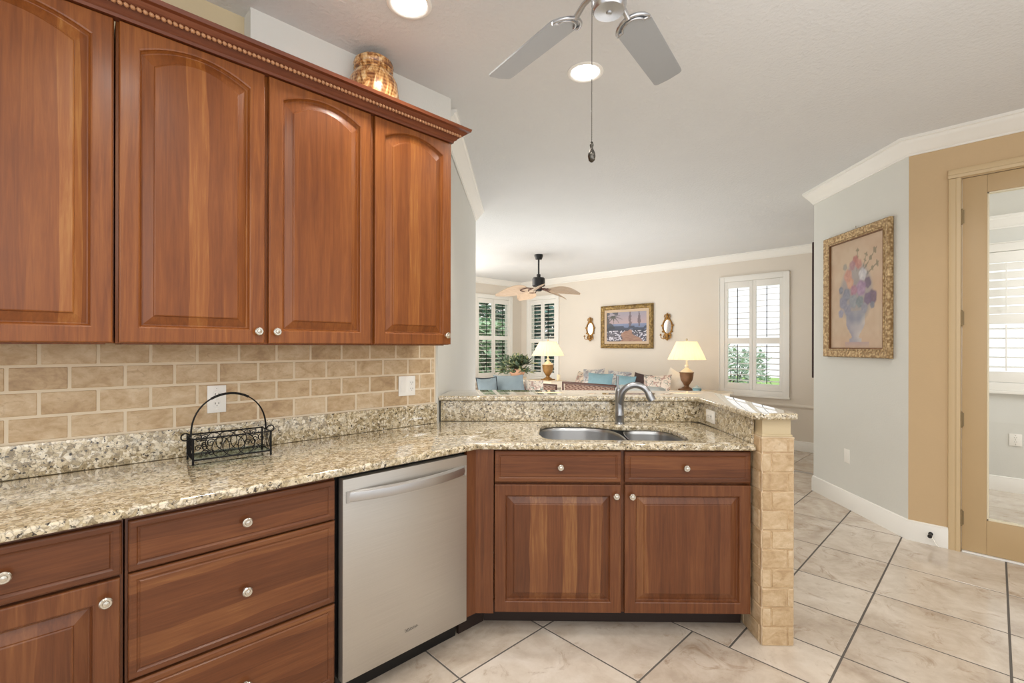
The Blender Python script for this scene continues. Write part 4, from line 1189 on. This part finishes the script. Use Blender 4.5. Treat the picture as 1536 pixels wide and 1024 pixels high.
def wicker_chair(label, loc, rz, w, hb):
    """rattan armchair seen from behind; local -y is where the sitter looks"""
    o = thing('wicker_chair', label, 'armchair', loc, rz, 'wicker armchairs facing the sofa')
    b = MB(); b.box(-w / 2 + .03, .30, .40, w / 2 - .03, .325, hb - .02, .006); b.build('backrest', M['wicker'], o)
    b = MB()
    b.tube([(-w / 2, .32, .40), (-w / 2, .33, hb), (w / 2, .33, hb), (w / 2, .32, .40)], .018, 10)
    for sx in (-1, 1): b.tube([(sx * w / 2, .33, .62), (sx * w / 2, 0, .64), (sx * w / 2, -.28, .60), (sx * w / 2, -.30, .4)], .018, 10)
    b.tube([(-w / 2, .32, .40), (-w / 2, -.30, .40), (w / 2, -.30, .40), (w / 2, .32, .40)], .02, 10, True); b.build('frame', M['rattan'], o, smooth=60)
    b = MB(); b.box(-w / 2 + .03, -.29, .38, w / 2 - .03, .30, .52, .04, 4); b.build('seat_cushion', M['cream'], o)
    for sx in (-1, 1):
        for y in (-.29, .31):
            b = MB(); b.tube([(sx * w / 2, y, .001), (sx * w / 2, y, .40)], .02, 10); b.build('leg', M['rattan'], o)
    return o
wicker_chair('wide wicker-backed settee behind the faucet, facing the sofa', (5.80, 4.06, 0), -PI / 2 + PI, .92, .835)
wicker_chair('narrow wicker-backed chair below the golden lamp', (5.85, 5.02, 0), -PI / 2 + PI, .66, .775)
bc = thing('armchair', 'blue-grey upholstered armchair at the left end of the bar', 'armchair', (4.88, 5.02, 0), -PI / 2 + PI + .1)
b = MB(); b.box(-.38, -.34, .12, .38, .36, .42, .05, 4); b.build('seat', M['cream'], bc)
b = MB(); b.box(-.38, .20, .35, .38, .40, .62, .07, 4); b.build('backrest', M['cream'], bc)
for sx in (-1, 1):
    b = MB(); b.box(sx * .38 - (0 if sx < 0 else .13), -.32, .30, sx * .38 + (.13 if sx < 0 else 0), .30, .58, .05, 4); b.build('arm', M['cream'], bc)
    for sy in (-.28, .30):
        b = MB(); b.lathe([(.02, .0005), (.028, .13)], (sx * .32, sy, 0), 'z', 10); b.build('leg', M['rattan'], bc)
cushion('large plump blue-grey pillow on the armchair at the left end of the bar', .58, .54, .28, M['bluegrey'], (4.88, 4.98, .425), PI / 2 + .1, 10, 3)
cushion('small blue-grey pillow with dark piping in front of the large plain one', .34, .50, .20, M['bluegrey'], (4.62, 5.17, .43), PI / 2 + .35, 10, 5, None, plain('navy_piping', '#23262e', .8))
cushion('small brown floral pillow beside the large blue-grey one', .30, .44, .13, M['floral'], (5.04, 4.66, .46), PI / 2 + .3, 12, 0)
gc = thing('lounge_chair', 'pale grey rounded chair back peeking over the bar right of the faucet', 'armchair', (5.42, 3.08, 0), -PI / 2 + PI)
b = MB(); b.box(-.33, -.40, .14, .33, .30, .46, .06, 4); b.build('seat', M['greyfab'], gc)
b = MB(); b.box(-.33, .10, .40, .33, .30, .885, .09, 5); b.build('backrest', M['greyfab'], gc)
for sx in (-1, 1):
    for sy in (-.34, .24):
        b = MB(); b.lathe([(.018, .0005), (.026, .15)], (sx * .27, sy, 0), 'z', 10); b.build('leg', M['rattan'], gc)

# plant beside the left lamp
pp = thing('potted_plant', 'bushy green potted plant on a stand in front of the corner windows', 'plant', (6.42, 6.44, SUNK))
b = MB(); b.lathe([(.17, .001), (.17, .03), (.05, .06), (.04, .5), (.05, .88), (.18, .90), (.18, .93), (.0001, .93)], (0, 0, 0), 'z', 20); b.build('stand', M['creamwood'], pp)
b = MB(); b.lathe([(.10, .931), (.15, 1.02), (.165, 1.09), (.155, 1.095), (.145, 1.08), (.0001, 1.07)], (0, 0, 0), 'z', 24); b.build('pot', plain('terracotta', '#cf9f80', .6), pp)
lr = random.Random(11)
lf = MB(); sm = MB()
def leaf(mb, base, d, up, L, Wd, fold=.25):
    d = d.normalized(); s = d.cross(up)
    if s.length < 1e-3: s = Vector((1, 0, 0))
    s.normalize(); n = s.cross(d).normalized()
    pts = [base, base + d * L * .35 + s * Wd / 2 - n * Wd * fold, base + d * L * .75 + s * Wd * .38 - n * (Wd * fold + L * .06), base + d * L - n * L * .18, base + d * L * .75 - s * Wd * .38 - n * (Wd * fold + L * .06), base + d * L * .35 - s * Wd / 2 - n * Wd * fold, base + d * L * .5 - n * L * .02]
    v = [mb.b.verts.new(p) for p in pts]
    for a, b_, c in ((0, 1, 6), (1, 2, 6), (2, 3, 6), (3, 4, 6), (4, 5, 6), (5, 0, 6)): mb.b.faces.new((v[a], v[b_], v[c])).material_index = mb.mi
for k in range(60):
    a = lr.uniform(0, 2 * PI); el = lr.uniform(.15, 1.35)
    d0 = Vector((math.cos(a) * math.cos(el), math.sin(a) * math.cos(el), math.sin(el)))
    L = lr.uniform(.26, .50)
    p0 = Vector((0, 0, 1.07)); pts = [p0 + d0 * L * t + Vector((0, 0, -.22 * L * t * t * 2)) for t in (0, .3, .6, 1)]
    sm.tube(pts, .004, 5)
    for j in range(8):
        t = .25 + .75 * lr.random()
        q = p0 + d0 * L * t + Vector((0, 0, -.44 * L * t * t))
        dv = (d0 + Vector((lr.uniform(-1, 1), lr.uniform(-1, 1), lr.uniform(-.7, .6)))).normalized()
        lf.mi = 0 if lr.random() < .72 else 1
        leaf(lf, q, dv, Vector((0, 0, 1)), lr.uniform(.09, .15), lr.uniform(.035, .06))
lf.build('foliage', [plain('leaf_green', '#61735a', .45, noise=.35, nscale=9), plain('leaf_yellow', '#a9ad7c', .45, noise=.3, nscale=9)], pp, smooth=0)
sm.build('stems', plain('stem', '#5d5a3a', .6), pp)

# living-room fan
lfan = thing('ceiling_fan', 'black living-room ceiling fan with tan leaf-shaped blades on a long rod', 'ceiling fan', (5.606, 5.139, CEIL))
b = MB(); b.lathe([(.0001, -.0005), (.070, -.0005), (.068, -.03), (.052, -.075), (.0001, -.078)], (0, 0, 0), 'z', 24); b.build('canopy', M['blackp'], lfan)
b = MB(); b.tube([(0, 0, -.07), (0, 0, Z(2.47))], .014, 12); b.lathe([(.03, Z(2.53)), (.033, Z(2.52)), (.03, Z(2.475))], (0, 0, 0), 'z', 16); b.build('downrod', M['blackp'], lfan)
b = MB(); b.lathe([(.0001, Z(2.478)), (.085, Z(2.478)), (.103, Z(2.46)), (.103, Z(2.345)), (.09, Z(2.335)), (.055, Z(2.33)), (.055, Z(2.275)), (.045, Z(2.26)), (.0001, Z(2.255))], (0, 0, 0), 'z', 28); b.build('motor', M['blackp'], lfan)
M['palm'] = wood('palm_blade', [(.25, '#b79b80'), (.5, '#cdb297'), (.8, '#e0cdb6')], 'x', rough=.5)
for k in range(5):
    a = R(190 - 72 * k) + RW
    n = 16
    top = []; 
    rows = []
    for i in range(n + 1):
        t = i / n
        x = .17 + .53 * t
        hw = .135 * math.sin(PI * (t ** .75) * .96 + .06) ** .8
        zc = -.02 - .10 * t * t
        tl = .5
        rows.append([(x, -hw, zc - hw * tl), (x, -hw * .5, zc - hw * tl * .5 + .012), (x, 0, zc + .016), (x, hw * .5, zc + hw * tl * .5 + .012), (x, hw, zc + hw * tl)])
    b = MB(); b.rings(rows, False); b.rings([[(p[0], p[1], p[2] - .006) for p in r] for r in rows], False)
    b.rings([[r[0], (r[0][0], r[0][1], r[0][2] - .006)] for r in rows], False); b.rings([[r[-1], (r[-1][0], r[-1][1], r[-1][2] - .006)] for r in rows], False)
    bmesh.ops.remove_doubles(b.b, verts=b.b.verts, dist=1e-5)
    mtx = Matrix.Rotation(a, 4, 'Z') @ Matrix.Translation((0, 0, Z(2.30)))
    b.xf(mtx); bl = b.build('blade', M['palm'], lfan, smooth=60)
    ir = MB(); 
    for sy in (-1, 1): ir.tube([(.05, 0, 0), (.12, sy * .035, -.005), (.20, sy * .06, -.02 + sy * .02), (.27, sy * .035, -.03 + sy * .012), (.30, 0, -.035)], .008, 8)
    ir.xf(mtx); ir.build('blade_iron', M['rattan'], bl, smooth=60)

# ------------------------------------------------------------------ OUTSIDE
mb = MB(); mb.box(7.98, -8, -.5, 30, 26, -.42); mb.box(-4, 7.88, -.5, 7.98, 26, -.42)
struct(mb.build('lawn', plain('lawn_green', '#86a85e', .9, noise=.3, nscale=3)))
def bush(label, loc, r, h, seed, col, n=1500, ls=1.0):
    o = thing('shrub', label, 'shrub', loc, 0, 'garden shrubs outside the living-room windows')
    rg = random.Random(seed); f = MB()
    for k in range(n):
        a = rg.uniform(0, 2 * PI); z = rg.uniform(0, 1); rad = r * (rg.random() ** .4) * (1.05 - .6 * abs(z - .45) ** 1.3)
        p = Vector((rad * math.cos(a), rad * math.sin(a), .15 + z * h))
        f.mi = rg.choice((0, 0, 1))
        leaf(f, p, Vector((rg.uniform(-1, 1), rg.uniform(-1, 1), rg.uniform(-.6, .8))), Vector((0, 0, 1)), ls * rg.uniform(.16, .30), ls * rg.uniform(.08, .15))
    f.build('foliage', [plain('shrub_leaf', col[0], .5, noise=.4, nscale=4), plain('shrub_leaf', col[1], .5, noise=.3, nscale=4)], o, smooth=0)
    for k in range(5):
        s = MB(); s.tube([(rg.uniform(-.1, .1), rg.uniform(-.1, .1), 0.001), (rg.uniform(-.4, .4) * r, rg.uniform(-.4, .4) * r, h * .7)], [.03, .012], 6); s.build('stem', M['bark'], o)
    return o
M['bark'] = plain('bark', '#5b4a3a', .8)
bush('pale green leafy shrub close outside the left corner window', (8.1, 9.35, -.42), .9, 2.3, 1, ('#a9c9a4', '#86ab8a'), 2200)
bush('tall green shrub further back outside the left corner window', (9.9, 10.9, -.42), 1.5, 4.2, 2, ('#7fa78a', '#5f8f78'), 3000, 1.4)
bush('tall blue-green shrub outside the window behind the golden lamp', (9.8, 8.4, -.42), 1.2, 4.0, 3, ('#5b8a84', '#3f6f70'), 3000, 1.3)
bush('low pale shrub on the lawn outside the window with black tilt rods', (17.5, 6.6, -.42), 1.2, 1.6, 4, ('#c3d2c4', '#a9beb0'), 1000)
